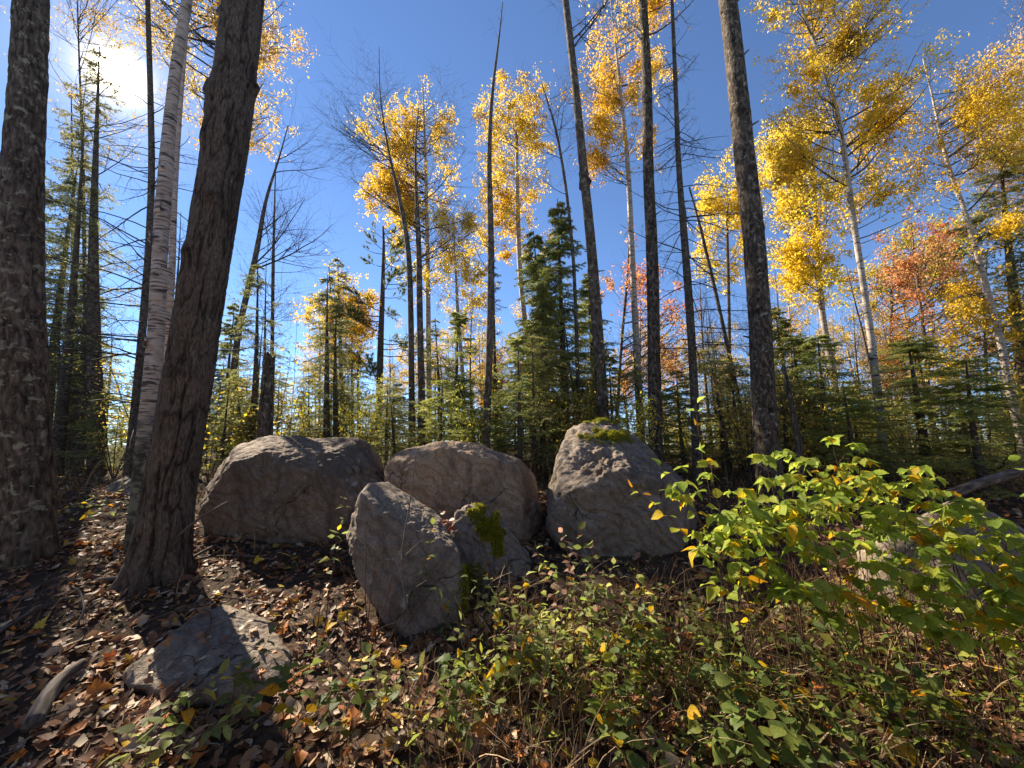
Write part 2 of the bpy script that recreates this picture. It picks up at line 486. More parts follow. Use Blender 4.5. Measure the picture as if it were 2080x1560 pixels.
def rock_material(name, ca, cb, cc, lichen=0.5, crack=1.0):
    m = M(name, 0.85, 0.25)
    v = m.coord(None, (1, 1, 1))
    big = m.noise(v, 1.6, 4, 0.6, 0.5)
    mid = m.noise(v, 8.0, 5, 0.65, 0.2)
    fine = m.noise(v, 60.0, 4, 0.7)
    speck = m.voro(v, 90.0)
    warp = m.n('ShaderNodeVectorMath', operation='ADD')
    nz = m.n('ShaderNodeTexNoise'); m.l(v, nz.inputs['Vector']); nz.inputs['Scale'].default_value = 2.6; nz.inputs['Detail'].default_value = 5
    sc = m.n('ShaderNodeVectorMath', operation='SCALE'); m.l(nz.outputs['Color'], sc.inputs[0]); sc.inputs['Scale'].default_value = 0.55
    m.l(v, warp.inputs[0]); m.l(sc.outputs[0], warp.inputs[1])
    edge = m.voro(warp.outputs[0], 1.15, 'DISTANCE_TO_EDGE')
    gate = m.ramp(m.noise(v, 2.1, 2), [(0.5, 0.0), (0.58, 1.0)])
    crk = m.math('MULTIPLY', m.ramp(edge, [(0.0, 1.0), (0.008, 0.0)]), gate)
    crk = m.math('MULTIPLY', crk, crack)
    c = m.mix(m.ramp(big, [(0.35, 0.0), (0.65, 1.0)]), ca, cb)
    c = m.mix(m.ramp(mid, [(0.5, 0.0), (0.8, 0.8)]), c, cc)
    c = m.mix(m.ramp(m.noise(v, 24.0, 5, 0.75, 0.4), [(0.40, 0.4), (0.56, 0.0)]), c, m.mix(1.0, c, (0.6, 0.56, 0.53), 'MULTIPLY'))
    c = m.mix(m.ramp(fine, [(0.35, 0.65), (0.6, 0.0)]), c, m.mix(1.0, c, (0.45, 0.43, 0.42), 'MULTIPLY'))
    c = m.mix(m.ramp(speck, [(0.12, 0.35), (0.3, 0.0)]), c, (0.42, 0.38, 0.35))
    band = m.n('ShaderNodeTexWave'); m.l(warp.outputs[0], band.inputs['Vector']); band.inputs['Scale'].default_value = 3.2; band.inputs['Distortion'].default_value = 5.0; band.inputs['Detail'].default_value = 4; band.bands_direction = 'DIAGONAL'
    c = m.mix(m.ramp(band.outputs['Fac'], [(0.55, 0.0), (0.95, 0.65)]), c, m.mix(1.0, c, (0.62, 0.58, 0.55), 'MULTIPLY'))
    stn = m.noise(m.coord(None, (2.2, 2.2, 0.7)), 1.0, 4, 0.6, 0.8)
    c = m.mix(m.ramp(stn, [(0.50, 0.0), (0.64, 0.65)]), c, (0.065, 0.05, 0.038))
    ring = m.voro(warp.outputs[0], 5.0)
    c = m.mix(m.math('MULTIPLY', m.ramp(ring, [(0.10, 0.75), (0.17, 0.0)]), m.ramp(mid, [(0.42, 0.0), (0.55, 1.0)])), c, (0.36, 0.35, 0.28))
    lic = m.noise(v, 5.5, 6, 0.7, 0.3)
    lic = m.math('MULTIPLY', m.ramp(lic, [(0.60, 0.0), (0.66, 1.0)]), m.ramp(fine, [(0.4, 0.2), (0.6, 1.0)]))
    c = m.mix(m.math('MULTIPLY', lic, lichen), c, (0.30, 0.31, 0.27))
    c = m.mix(m.math('MULTIPLY', crk, 0.7), c, (0.03, 0.025, 0.02))
    ms = m.n('ShaderNodeAttribute', attribute_name='moss').outputs['Fac']
    mk = m.ramp(m.math('MULTIPLY', ms, m.math('ADD', m.noise(v, 14.0, 4), 0.5)), [(0.42, 0.0), (0.55, 1.0)])
    c = m.mix(mk, c, m.mix(mid, (0.05, 0.06, 0.012), (0.13, 0.13, 0.025)))
    m.color(c)
    grit = m.noise(v, 24.0, 5, 0.75, 0.4)
    nb = m.bump(m.math('ADD', mid, m.math('MULTIPLY', grit, 0.55)), 0.75, 0.045)
    nb = m.bump(m.math('SUBTRACT', m.math('MULTIPLY', fine, 0.6), m.math('MULTIPLY', crk, 3.0)), 0.9, 0.010, nb)
    return m.m

MAT = {}
MAT['leaf_tint'] = leaf_material('crown_leaf', 'tint', 0.58, 0.4, 0.35, 1.6)
MAT['needle'] = leaf_material('needles', 'tint', 0.48, 0.5, 0.4, 1.6)
MAT['leaf_obj'] = leaf_material('plant_leaf', 'object', 0.55, 0.55, 0.22, 1.45)
MAT['litter'] = leaf_material('dry_leaf', 'tint', 0.25, 0.6, 0.25, 1.1)
MAT['litter_obj'] = leaf_material('fallen_leaf', 'object', 0.28, 0.55, 0.3, 1.1)
MAT['oak'] = bark_material('furrowed_bark', (0.040, 0.028, 0.020), (0.095, 0.069, 0.051), (0.165, 0.126, 0.096), (70, 70, 16), 0.008, (0.26, 0.22, 0.17), 0.70, 0.7, 0.16)
MAT['maple'] = bark_material('lichened_bark', (0.032, 0.023, 0.017), (0.11, 0.08, 0.058), (0.215, 0.168, 0.128), (24, 24, 8), 0.012, (0.27, 0.25, 0.175), 0.57, 0.8, 0.3)
MAT['grey'] = bark_material('grey_bark', (0.035, 0.026, 0.019), (0.13, 0.10, 0.075), (0.25, 0.205, 0.16), (22, 22, 6), 0.01, (0.24, 0.24, 0.2), 0.62, 0.8)
MAT['aspen'] = bark_material('aspen_bark', (0.016, 0.012, 0.009), (0.085, 0.064, 0.047), (0.25, 0.195, 0.145), (20, 20, 9), 0.02, (0.30, 0.25, 0.19), 0.60, 1.0)
MAT['spruce_bark'] = bark_material('spruce_bark', (0.032, 0.024, 0.018), (0.105, 0.08, 0.06), (0.2, 0.16, 0.125), (26, 26, 18), 0.008, (0.16, 0.17, 0.12), 0.62, 0.8)
MAT['dead_wood'] = bark_material('weathered_wood', (0.03, 0.024, 0.02), (0.12, 0.098, 0.08), (0.28, 0.25, 0.22), (30, 30, 2.0), 0.006, None, 0.6, 0.7)
MAT['birch'] = birch_material('paper_birch_bark', (0.50, 0.41, 0.345), 1.6, 0.535)
MAT['birch_far'] = birch_material('white_birch_bark', (0.47, 0.41, 0.345), 0.9, 0.565)
def plain(name, c, rough=0.85):
    m = M(name, rough, 0.15)
    k = m.noise(m.coord(None), 30.0, 3)
    m.color(m.mix(m.ramp(k, [(0.35, 0.0), (0.7, 1.0)]), tuple(x * 0.6 for x in c), tuple(x * 1.25 for x in c)))
    return m.m
MAT['twig'] = plain('twig_bark', (0.075, 0.058, 0.045))
MAT['twig_grey'] = plain('grey_twig', (0.14, 0.12, 0.10))
MAT['twig_red'] = plain('reddish_twig', (0.10, 0.055, 0.038))
MAT['stem_green'] = plain('green_stem', (0.09, 0.10, 0.04))
MAT['straw'] = leaf_material('dry_grass', 'tint', 0.2, 0.6, 0.2, 1.0)
MAT['moss'] = leaf_material('moss', 'tint', 0.3, 0.8, 0.1, 1.2)
MAT['rock_pink'] = rock_material('pink_granite', (0.20, 0.138, 0.092), (0.28, 0.20, 0.145), (0.36, 0.285, 0.22), 0.3)
MAT['rock_tan'] = rock_material('tan_granite', (0.40, 0.265, 0.16), (0.45, 0.315, 0.205), (0.46, 0.36, 0.26), 0.25)
MAT['rock_grey'] = rock_material('grey_granite', (0.215, 0.165, 0.122), (0.295, 0.232, 0.175), (0.38, 0.325, 0.26), 0.35)
MAT['rock_pale'] = rock_material('pale_granite', (0.23, 0.18, 0.13), (0.32, 0.26, 0.195), (0.37, 0.32, 0.26), 0.4)

gm = M('forest_soil', 0.95, 0.1)
gv = gm.coord(None)
g1 = gm.noise(gv, 3.0, 5, 0.65); g2 = gm.noise(gv, 22.0, 5, 0.7); g3 = gm.voro(gv, 18.0, 'F1', 'Color')
gc = gm.ramp(g2, [(0.3, (0.020, 0.014, 0.010)), (0.55, (0.065, 0.043, 0.028)), (0.8, (0.13, 0.085, 0.052))])
gc = gm.mix(gm.ramp(g1, [(0.45, 0.0), (0.7, 0.7)]), gc, gm.mix(0.35, (0.09, 0.055, 0.032), g3, 'OVERLAY'))
gm.color(gc); gm.bump(gm.math('ADD', g2, g1), 0.9, 0.04)
MAT['soil'] = gm.m

# ------------------------------------------------------------------ the ground
def make_ground():
    xs = np.unique(np.concatenate([np.arange(-7, 7.01, 0.09), np.sign(np.linspace(-1, 1, 81)) * (7 + 393 * np.abs(np.linspace(-1, 1, 81)) ** 3)]))
    ys = np.unique(np.concatenate([np.arange(-1, 9.01, 0.09), np.linspace(9, 30, 50), np.linspace(31, 60, 20), 60 + 540 * np.linspace(0, 1, 20) ** 2, np.linspace(-12, -1, 12)]))
    X, Y = np.meshgrid(xs, ys)
    Z = ground(X, Y)
    V = np.stack([X, Y, Z], -1).reshape(-1, 3)
    nx = len(xs); j = np.arange(len(ys) - 1)[:, None] * nx; i = np.arange(nx - 1)[None]
    F = np.stack([j + i, j + i + 1, j + i + nx + 1, j + i + nx], -1).reshape(-1, 4)
    o = link('ground', mesh_np('ground', V, F, MAT['soil'], True))
    tag(o, kind='structure')
make_ground()
def make_added_road():  # unseen road added behind the camera; pale gravel bounces warm light forward
    m = M('gravel', 0.95, 0.15)
    v = m.coord(None); g = m.noise(v, 45.0, 5, 0.7); k = m.noise(v, 1.3, 3)
    c = m.ramp(g, [(0.3, (0.24, 0.19, 0.14)), (0.6, (0.40, 0.33, 0.26)), (0.85, (0.5, 0.44, 0.36))])
    m.color(m.mix(m.ramp(k, [(0.4, 0.0), (0.7, 0.5)]), c, (0.28, 0.22, 0.16))); m.bump(g, 0.8, 0.02)
    xs = np.linspace(-40, 40, 161); ys = np.linspace(-7.5, 0.75, 34)
    X, Y = np.meshgrid(xs, ys); Z = ground(X, Y) + 0.012 + 0.05 * np.clip(1 - ((Y + 3.4) / 4.0) ** 2, 0, 1)
    V = np.stack([X, Y, Z], -1).reshape(-1, 3); nx = len(xs)
    j = np.arange(len(ys) - 1)[:, None] * nx; i = np.arange(nx - 1)[None]
    o = link('added_gravel_road', mesh_np('added_gravel_road', V, np.stack([j + i, j + i + 1, j + i + nx + 1, j + i + nx], -1).reshape(-1, 4), m.m, True))
    tag(o, kind='structure')
make_added_road()

# ------------------------------------------------------------------ boulders
_sph = {}
def sphere(sub):
    if sub not in _sph:
        bm = bmesh.new(); bmesh.ops.create_icosphere(bm, subdivisions=sub, radius=1.0)
        v = np.array([x.co[:] for x in bm.verts]); f = np.array([[q.index for q in x.verts] for x in bm.faces], np.int32)
        bm.free(); _sph[sub] = (norm(v), f)
    return _sph[sub]

ROCK_SURF = []
def rock(name, label, pts, mat, sub=7, p=30.0, amp=0.05, sc=1.8, seed=0, moss=(), ridges=0.03, cat='boulder', group=None, chips=(), facets=13):
    pts = np.array(pts, float)
    bm = bmesh.new()
    for q in pts: bm.verts.new(q)
    bmesh.ops.convex_hull(bm, input=list(bm.verts))
    bm.normal_update()
    c = pts.mean(0)
    N = []; Dn = []
    for f in bm.faces:
        n = np.array(f.normal[:]); d = float(n @ (np.array(f.verts[0].co[:]) - c))
        if d < 0: n, d = -n, -d
        if d < 1e-4 or f.calc_area() < 1e-5: continue
        if any(n @ m > 0.97 and abs(d - e) < 0.06 for m, e in zip(N, Dn)): continue
        N.append(n); Dn.append(d)
    bm.free()
    rf = np.random.default_rng(seed + 300)                            # broken facets
    for k in range(facets):
        n = norm(rf.normal(size=3) + np.array((0, -0.6, 0.3))); h = float(((pts - c) @ n).max())
        N.append(n); Dn.append(h * rf.uniform(0.84, 0.95))
    N = np.array(N); Dn = np.array(Dn)
    S, F = sphere(sub)
    q = np.maximum(S @ (N / Dn[:, None]).T, 0)
    r = (q ** p).sum(1) ** (-1.0 / p)
    V = c + S * r[:, None]
    size = np.ptp(pts, axis=0).max()
    big = fbm(V * sc, 3, seed) * amp
    rid = (1 - np.abs(fbm(V * sc * 2.3 + 5.0, 4, seed + 11))) ** 2
    w = V + 0.18 * np.stack([fbm(V * 2.1, 2, seed + 31), fbm(V * 2.1, 2, seed + 32), fbm(V * 2.1, 2, seed + 33)], -1)
    stepn = np.floor((w @ norm(np.array((0.4, 0.3, 1.0)))) * 7.0)
    stepk = 1.0 if amp > 0.012 else 0.3
    step = stepk * (_hash(stepn.astype(np.int64), stepn.astype(np.int64) * 0, stepn.astype(np.int64) * 0, seed) - 0.5) * 0.022
    rid2 = (1 - np.abs(fbm(V * 9.0 + 3.0, 4, seed + 15))) ** 2
    dsp = big - ridges * rid + step - 0.010 * rid2 + 0.008 * fbm(V * 16, 4, seed + 5, 0.6)
    for (cp, cr, cdep) in chips:                                     # broken-out hollows
        dd = np.linalg.norm((V - np.array(cp)), axis=1) / cr
        dsp = dsp - cdep * np.clip(1 - dd ** 2, 0, 1) * (1 + 0.6 * fbm(V * 9, 3, seed + 8))
    V = V + S * dsp[:, None]
    ms = np.zeros(len(V))
    for (mp, mr) in moss:
        ms = np.maximum(ms, np.clip(1.25 - np.linalg.norm((V - np.array(mp)) / np.array(mr), axis=1), 0, 1))
    cush = np.clip(ms * 1.2 + 0.95 * fbm(V * 13, 4, seed + 77, 0.65) - 0.45, 0, 0.6) * (ms > 0.03)
    V = V + S * (0.035 * cush)[:, None]
    base = np.array((c[0], c[1], float(ground(c[0], c[1]))))
    o = link(name, mesh_np(name, V - base, F, mat, True, moss=ms), loc=base)
    tag(o, label, cat, group)
    ROCK_SURF.append((V, F))
    if len(moss):
        a, b, d = V[F[:, 0]], V[F[:, 1]], V[F[:, 2]]
        fn = norm(np.cross(b - a, d - a)); cen = (a + b + d) / 3
        mm = ms[F].mean(1) * 1.2 + 0.95 * fbm(cen * 13, 4, seed + 77, 0.65)
        sel = np.where((mm > 0.55) & (ms[F].mean(1) > 0.03))[0]
        rng = np.random.default_rng(seed + 5)
        if len(sel):
            sel = rng.choice(sel, min(9000, len(sel) * 3))
            k = len(sel)
            uv = rng.dirichlet((1, 1, 1), k)
            p0 = a[sel] * uv[:, :1] + b[sel] * uv[:, 1:2] + d[sel] * uv[:, 2:]
            dr = norm(fn[sel] + rng.normal(0, 0.55, (k, 3)))
            sd = norm(np.cross(dr, rng.normal(size=(k, 3))))
            L = rng.uniform(0.012, 0.038, k)[:, None]
            W = np.stack([p0 - sd * L * 0.22 - dr * 0.003, p0 + sd * L * 0.22 - dr * 0.003, p0 + dr * L], 1).reshape(-1, 3)
            colr = np.array((0.19, 0.20, 0.025)) * rng.uniform(0.5, 1.5, (k, 1)) * np.array((1.0, 1.0, 1.0)) + rng.random((k, 1)) * np.array((0.12, 0.07, 0.0))
            mo = link('moss', mesh_np('moss', W - base, np.arange(3 * k).reshape(-1, 3), MAT['moss'], tint=np.repeat(colr, 3, 0)), o)
            mo['kind'] = 'stuff'
    return o

def PP(*l): return [P(*q) for q in l]

rock('boulder', 'broad pinkish granite boulder with sunlit rounded top right of the oak', PP(
    (400, 985, 4.62), (425, 935, 5.0), (465, 908, 5.1), (540, 884, 5.3), (620, 886, 5.35), (700, 908, 5.3), (782, 924, 5.35),
    (470, 932, 4.62), (560, 926, 4.52), (650, 944, 4.55), (700, 975, 4.6), (786, 960, 5.15), (784, 1010, 5.05),
    (398, 1050, 4.65), (420, 1110, 4.7), (465, 1150, 4.62), (690, 1160, 4.6), (712, 1070, 4.6), (740, 1110, 4.8), (780, 1110, 5.1),
    (430, 960, 6.0), (600, 910, 6.3), (770, 940, 6.1), (440, 1080, 6.0), (770, 1080, 6.0)), MAT['rock_pink'], 7, 55, 0.024, 1.6, 1,
    ridges=0.028, chips=[(P(520, 938, 4.6), 0.16, 0.05), (P(745, 985, 4.75), 0.3, 0.05)])
rock('boulder', 'flat-faced tan granite boulder wedged between two larger boulders', PP(
    (779, 938, 5.0), (782, 985, 4.9), (800, 918, 5.15), (870, 898, 4.95), (960, 897, 5.0), (1003, 915, 5.0), (1058, 930, 4.85), (872, 915, 4.72), (884, 1040, 4.62),
    (1050, 945, 4.66), (1072, 1090, 4.56), (1082, 955, 5.0), (1100, 1040, 4.95), (1108, 1095, 5.05), (785, 1130, 4.9), (885, 1140, 4.62), (1065, 1150, 4.6),
    (1100, 1140, 5.0), (800, 935, 6.0), (1060, 940, 6.0), (800, 1090, 6.0), (1080, 1090, 5.9)), MAT['rock_tan'], 7, 70, 0.016, 1.9, 2, ridges=0.018, facets=3)
rock('boulder', 'tall peaked grey granite boulder with yellow moss on its summit', PP(
    (1178, 848, 5.3), (1232, 850, 5.3), (1148, 880, 5.15), (1245, 886, 4.85), (1095, 985, 4.62), (1091, 1010, 4.5), (1185, 985, 4.16), (1275, 960, 4.2),
    (1125, 1085, 4.45), (1200, 1110, 4.1), (1340, 1015, 4.2), (1415, 1015, 4.7), (1440, 1100, 4.6), (1335, 925, 5.2), (1290, 878, 5.35),
    (1150, 1200, 4.2), (1250, 1210, 4.05), (1410, 1200, 4.2), (1370, 960, 5.0), (1180, 870, 5.9), (1300, 900, 5.9), (1120, 1000, 5.8), (1420, 1050, 5.7),
    (1130, 1100, 5.7), (1430, 1110, 5.6)), MAT['rock_grey'], 7, 55, 0.028, 1.7, 3, ridges=0.04,
    moss=[(P(1250, 886, 4.85), (0.42, 0.35, 0.10)), (P(1215, 852, 5.3), (0.42, 0.4, 0.07))],
    chips=[(P(1200, 935, 4.45), 0.42, 0.09), (P(1290, 1000, 4.2), 0.3, 0.05), (P(1205, 872, 4.75), 0.16, 0.07), (P(1190, 1040, 4.2), 0.25, 0.05)])
rock('boulder', 'grey wedge boulder with a slanted plank-like top beside the mossy one', PP(
    (757, 977, 3.72), (786, 979, 3.98), (736, 992, 3.60), (714, 1035, 3.52), (890, 1040, 3.98), (930, 1110, 3.62), (934, 1122, 3.40), (830, 1052, 3.50),
    (697, 1095, 3.48), (722, 1180, 3.36), (795, 1290, 3.22), (870, 1312, 3.15), (935, 1300, 3.18), (945, 1200, 3.30), (938, 1150, 3.36),
    (745, 1060, 4.2), (900, 1080, 4.15), (760, 1200, 4.0), (940, 1240, 3.9)), MAT['rock_grey'], 7, 90, 0.006, 2.2, 4, ridges=0.010, facets=1,
    moss=[(P(945, 1215, 3.35), (0.06, 0.14, 0.26))])
rock('boulder', 'rounded grey boulder with green moss streak and pale lichen', PP(
    (955, 1004, 4.0), (926, 1024, 3.98), (988, 1020, 4.05), (1032, 1066, 4.05), (1084, 1130, 4.0), (908, 1085, 3.85), (935, 1150, 3.72), (995, 1130, 3.70),
    (1066, 1180, 3.72), (935, 1260, 3.55), (1030, 1265, 3.55), (1080, 1230, 3.8), (950, 1040, 4.5), (1050, 1120, 4.5), (940, 1200, 4.4), (1060, 1220, 4.4)),
    MAT['rock_grey'], 7, 24, 0.025, 2.4, 5, ridges=0.03, moss=[(P(972, 1038, 3.95), (0.10, 0.25, 0.10)), (P(994, 1068, 3.9), (0.10, 0.25, 0.12)), (P(1010, 1102, 3.85), (0.07, 0.25, 0.10)), (P(955, 1215, 3.62), (0.14, 0.18, 0.26))])
rock('boulder', 'blunt sunlit boulder half hidden behind the yellow-green shrub', PP(
    (1905, 1012, 3.75), (1960, 1016, 3.7), (2020, 1040, 3.8), (2085, 1090, 3.8), (1850, 1060, 3.6), (1770, 1090, 3.6), (1735, 1130, 3.7), (1740, 1200, 3.7), (1790, 1230, 3.4),
    (1830, 1120, 3.4), (1950, 1100, 3.35), (1940, 1290, 3.15), (2060, 1300, 3.2), (1850, 1270, 3.25), (2150, 1200, 3.7), (2150, 1280, 3.7),
    (1780, 1110, 4.3), (1950, 1030, 4.5), (2120, 1090, 4.5), (1800, 1200, 4.3), (2100, 1200, 4.3)), MAT['rock_pale'], 6, 34, 0.04, 2.0, 6)
rock('flat_rock', 'low leaf-strewn granite slab in the forest floor left of the wedge boulder', PP(
    (235, 1380, 2.72), (300, 1305, 3.0), (440, 1213, 3.35), (492, 1210, 3.4), (560, 1260, 3.25), (604, 1335, 2.95), (560, 1400, 2.7), (470, 1405, 2.62), (360, 1420, 2.55), (400, 1320, 2.82), (470, 1290, 2.95),
    (300, 1480, 2.8), (440, 1330, 3.6), (600, 1380, 3.3), (450, 1500, 2.7)), MAT['rock_grey'], 6, 40, 0.02, 2.0, 7, ridges=0.02, cat='rock')
rock('flat_rock', 'flat grey stone under dead leaves at the foot of the pink boulder', PP(
    (500, 1195, 3.75), (560, 1170, 3.95), (650, 1165, 4.0), (700, 1190, 3.8), (680, 1225, 3.5), (560, 1225, 3.5), (520, 1260, 3.8), (680, 1260, 3.8)), MAT['rock_pale'], 5, 14, 0.03, 3, 8, cat='rock')
rock('small_rock', 'small dark rock among pale leaves near the grey log', PP(
    (262, 1480, 2.4), (300, 1435, 2.5), (345, 1440, 2.5), (358, 1500, 2.35), (310, 1540, 2.25), (265, 1530, 2.3), (300, 1580, 2.5), (350, 1580, 2.5)), MAT['rock_pink'], 5, 14, 0.02, 4, 9, cat='rock')
rock('small_rock', 'half-buried brown rock in dead grass below the green brambles', PP(
    (1262, 1440, 2.45), (1275, 1385, 2.62), (1330, 1375, 2.66), (1362, 1400, 2.6), (1350, 1450, 2.42), (1300, 1470, 2.6), (1350, 1480, 2.6)), MAT['rock_tan'], 5, 14, 0.02, 4, 10, cat='rock')
rock('small_rock', 'tiny stone tucked under the base of the wedge boulder', PP(
    (790, 1310, 3.1), (820, 1295, 3.15), (850, 1305, 3.1), (845, 1335, 3.0), (800, 1335, 3.0), (820, 1350, 3.15)), MAT['rock_tan'], 4, 10, 0.012, 5, 12, cat='rock')
rock('small_rock', 'pale rock on the sunlit leaves between two dark trunks', PP(
    (195, 1010, 6.2), (215, 985, 6.3), (262, 962, 6.4), (300, 975, 6.4), (310, 1015, 6.2), (250, 1020, 6.0), (250, 990, 7.0), (250, 1040, 6.8)), MAT['rock_pale'], 5, 14, 0.04, 2.5, 13, cat='rock')

# ------------------------------------------------------------------ big trunks standing near
def oak_disp(A, S, bark, R0):
    w = np.stack([bark[..., 0], bark[..., 1], bark[..., 2]], -1)
    wob = fbm(w * np.array((4, 4, 1.5)), 2, 21) * 0.5
    q = w * np.array((17, 17, 1.9)) + wob[..., None]
    rd = np.abs(fbm(q, 3, 22, 0.45))
    q2 = w * np.array((30, 30, 5.0))
    rd2 = np.abs(vnoise(q2, 25))
    cross = np.abs(vnoise(w * np.array((9, 9, 16.0)), 26))
    up = np.clip(1.15 - S / 8.0, 0.35, 1)
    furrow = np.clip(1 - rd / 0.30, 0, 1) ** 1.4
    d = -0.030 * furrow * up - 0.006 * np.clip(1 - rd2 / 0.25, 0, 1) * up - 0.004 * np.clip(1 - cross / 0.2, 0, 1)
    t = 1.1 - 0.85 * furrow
    for (a0, s0, sr, h) in ((4.5, 3.35, 0.10, 0.035), (5.0, 2.05, 0.13, 0.03), (4.2, 4.75, 0.14, 0.02), (5.2, 4.0, 0.09, 0.03), (3.5, 5.3, 0.2, 0.05), (4.9, 1.65, 0.09, 0.02), (0.1, 5.55, 0.07, 0.06)):
        da = (A - a0 + math.pi) % (2 * math.pi) - math.pi
        g = np.exp(-((da * R0) ** 2 + ((S - s0) * 0.9) ** 2) / sr ** 2)
        d = d + h * g * (1 + 0.5 * fbm(w * 12, 2, 41)); t = t * (1 - 0.5 * np.exp(-((da * R0) ** 2 + ((S - s0) * 1.6) ** 2) / (0.7 * sr) ** 2))
    return d, t

def maple_disp(A, S, bark, R0):
    w = bark
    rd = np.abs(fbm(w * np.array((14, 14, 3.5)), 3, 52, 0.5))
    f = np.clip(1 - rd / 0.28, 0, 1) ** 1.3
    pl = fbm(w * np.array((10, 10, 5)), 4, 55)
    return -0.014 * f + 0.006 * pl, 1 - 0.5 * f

def trunk_tree(name, label, cat, pts, D, mat, n, sides, disp=None, top=1.5, flare=0.35, D_top=None, group=None, seed=0, lobes=5, fl_h=0.18):
    path, rad = px_path(pts, D, top, D_top=D_top)
    base = np.array((path[0, 0], path[0, 1], float(ground(path[0, 0], path[0, 1]))))
    root = thing(name, label, cat, base, group)
    V, F, bark, tint, p, r = trunk_surface(path, rad, n, sides, disp, flare, fl_h, lobes, seed)
    link('trunk', mesh_np('trunk', V - base, F, mat, True, tint=np.repeat(tint[:, None], 3, 1), bark=bark), root)
    return root, p, r, base

oak, oak_p, oak_r, oak_b = trunk_tree('oak_tree', 'massive leaning dark trunk with deep furrowed bark in front of the pink boulder', 'tree',
    [(322, 1175, 138), (328, 1100, 122), (338, 1025, 117), (369, 857, 112), (395, 688, 105), (422, 520, 99), (439, 420, 96), (452, 337, 92), (473, 200, 93), (495, 0, 84), (520, -250, 72)],
    3.9, MAT['oak'], 470, 140, oak_disp, 2.0, 0.6, seed=2, lobes=6, fl_h=0.17)
mpl, mpl_p, mpl_r, mpl_b = trunk_tree('maple_tree', 'thick upright trunk with pale lichen patches at the sunny edge of the spruces', 'tree',
    [(62, 1075, 135), (58, 1000, 120), (52, 900, 112), (46, 700, 108), (42, 500, 104), (46, 330, 92), (60, 150, 82), (63, 0, 80), (70, -250, 70)],
    4.3, MAT['maple'], 380, 130, maple_disp, 2.0, 0.4, seed=4, lobes=5)
brc, brc_p, brc_r, brc_b = trunk_tree('paper_birch', 'white paper birch with peeling bark leaning right behind the furrowed oak', 'tree',
    [(278, 1150, 62), (285, 1050, 52), (295, 920, 46), (304, 820, 42), (318, 688, 38), (323, 560, 33), (325, 480, 34), (334, 400, 36), (337, 337, 31), (349, 200, 27), (362, 100, 25), (381, 0, 22), (405, -150, 18)],
    4.45, MAT['birch'], 260, 40, None, 1.5, 0.3, seed=5)

trunk_tree('paper_birch', 'thin second birch stem standing in the gap right of the peeling birch', 'tree',
    [(300, 1010, 20), (318, 860, 18), (335, 720, 17), (347, 600, 17), (351, 500, 15), (355, 380, 12), (366, 220, 10), (384, 0, 7)], 5.0, MAT['birch'], 120, 20, None, 1.0, 0.2, seed=6)
def bark_curl(root, base, p, r, s_at, a0, wdt, hgt, peel, seed):
    """a strip of bark coming loose from the trunk"""
    n, m = 9, 5
    z = np.linspace(-hgt / 2, hgt / 2, m); u = np.linspace(0, 1, n)
    U, Z = np.meshgrid(u, z)
    zz = s_at + Z
    c = np.stack([np.interp(zz, p[:, 2], p[:, k]) for k in range(3)], -1); rr = np.interp(zz, p[:, 2], r)
    jag = 0.02 * np.sin(Z * 60 + seed)
    A = a0 + U * (wdt + jag) / rr
    off = 0.004 + peel * U ** 2.2 * (1 - 0.5 * np.abs(Z) / hgt)
    q = c + (rr + off)[..., None] * np.stack([np.cos(A), np.sin(A), np.zeros_like(A)], -1)
    j = np.arange(m - 1)[:, None] * n; i = np.arange(n - 1)[None]
    me = mesh_np('bark_curl', q.reshape(-1, 3) - base, np.stack([j + i, j + i + 1, j + i + n + 1, j + i + n], -1).reshape(-1, 4), MAT['birch'], True, bark=np.stack([U * 0.1, Z, zz + 3 + seed], -1).reshape(-1, 3))
    link('bark_curl', me, root)
for k_, (py_, a_, w_, h_, e_) in enumerate([(425, 3.6, 0.13, 0.20, 0.05), (490, 3.3, 0.10, 0.16, 0.07), (590, 3.9, 0.16, 0.30, 0.05), (640, 5.4, 0.12, 0.14, 0.05), (560, 5.6, 0.10, 0.22, 0.06), (350, 4.2, 0.08, 0.10, 0.04), (700, 3.4, 0.10, 0.12, 0.05)]):
    bark_curl(brc, brc_b, brc_p, brc_r, P(320, py_, 4.45)[2], a_, w_, h_, e_, k_)

# ------------------------------------------------------------------ broad-leaved trees
GOLD = [(0.40, 0.22, 0.02), (0.50, 0.32, 0.025), (0.55, 0.38, 0.035), (0.56, 0.44, 0.09)]
YELLOW = [(0.50, 0.34, 0.02), (0.60, 0.42, 0.03), (0.55, 0.42, 0.05), (0.50, 0.44, 0.09)]
RUST = [(0.34, 0.18, 0.03), (0.42, 0.26, 0.04), (0.46, 0.32, 0.08), (0.5, 0.37, 0.13)]
ORANGE = [(0.48, 0.08, 0.02), (0.52, 0.14, 0.02), (0.52, 0.20, 0.03), (0.52, 0.30, 0.05)]
PINKISH = [(0.42, 0.24, 0.12), (0.48, 0.28, 0.10), (0.46, 0.32, 0.18), (0.5, 0.38, 0.24)]
PALEGREEN = [(0.12, 0.17, 0.03), (0.2, 0.22, 0.03), (0.34, 0.30, 0.03), (0.42, 0.34, 0.05)]

def ell(x0, y0, x1, y1, D, depth=None):
    c = P((x0 + x1) / 2, (y0 + y1) / 2, D)
    t = T(0, (y0 + y1) / 2, D) / FPX
    rx = (x1 - x0) / 2 * t; rz = np.linalg.norm(P(x0, y0, D) - P(x0, y1, D)) / 2
    return c, np.array((rx, rx * 0.9 if depth is None else depth, rz))

def in_ell(rng, e, n):
    d = norm(rng.normal(size=(n, 3))) * (rng.random((n, 1)) ** 0.36)
    return e[0] + d * e[1]

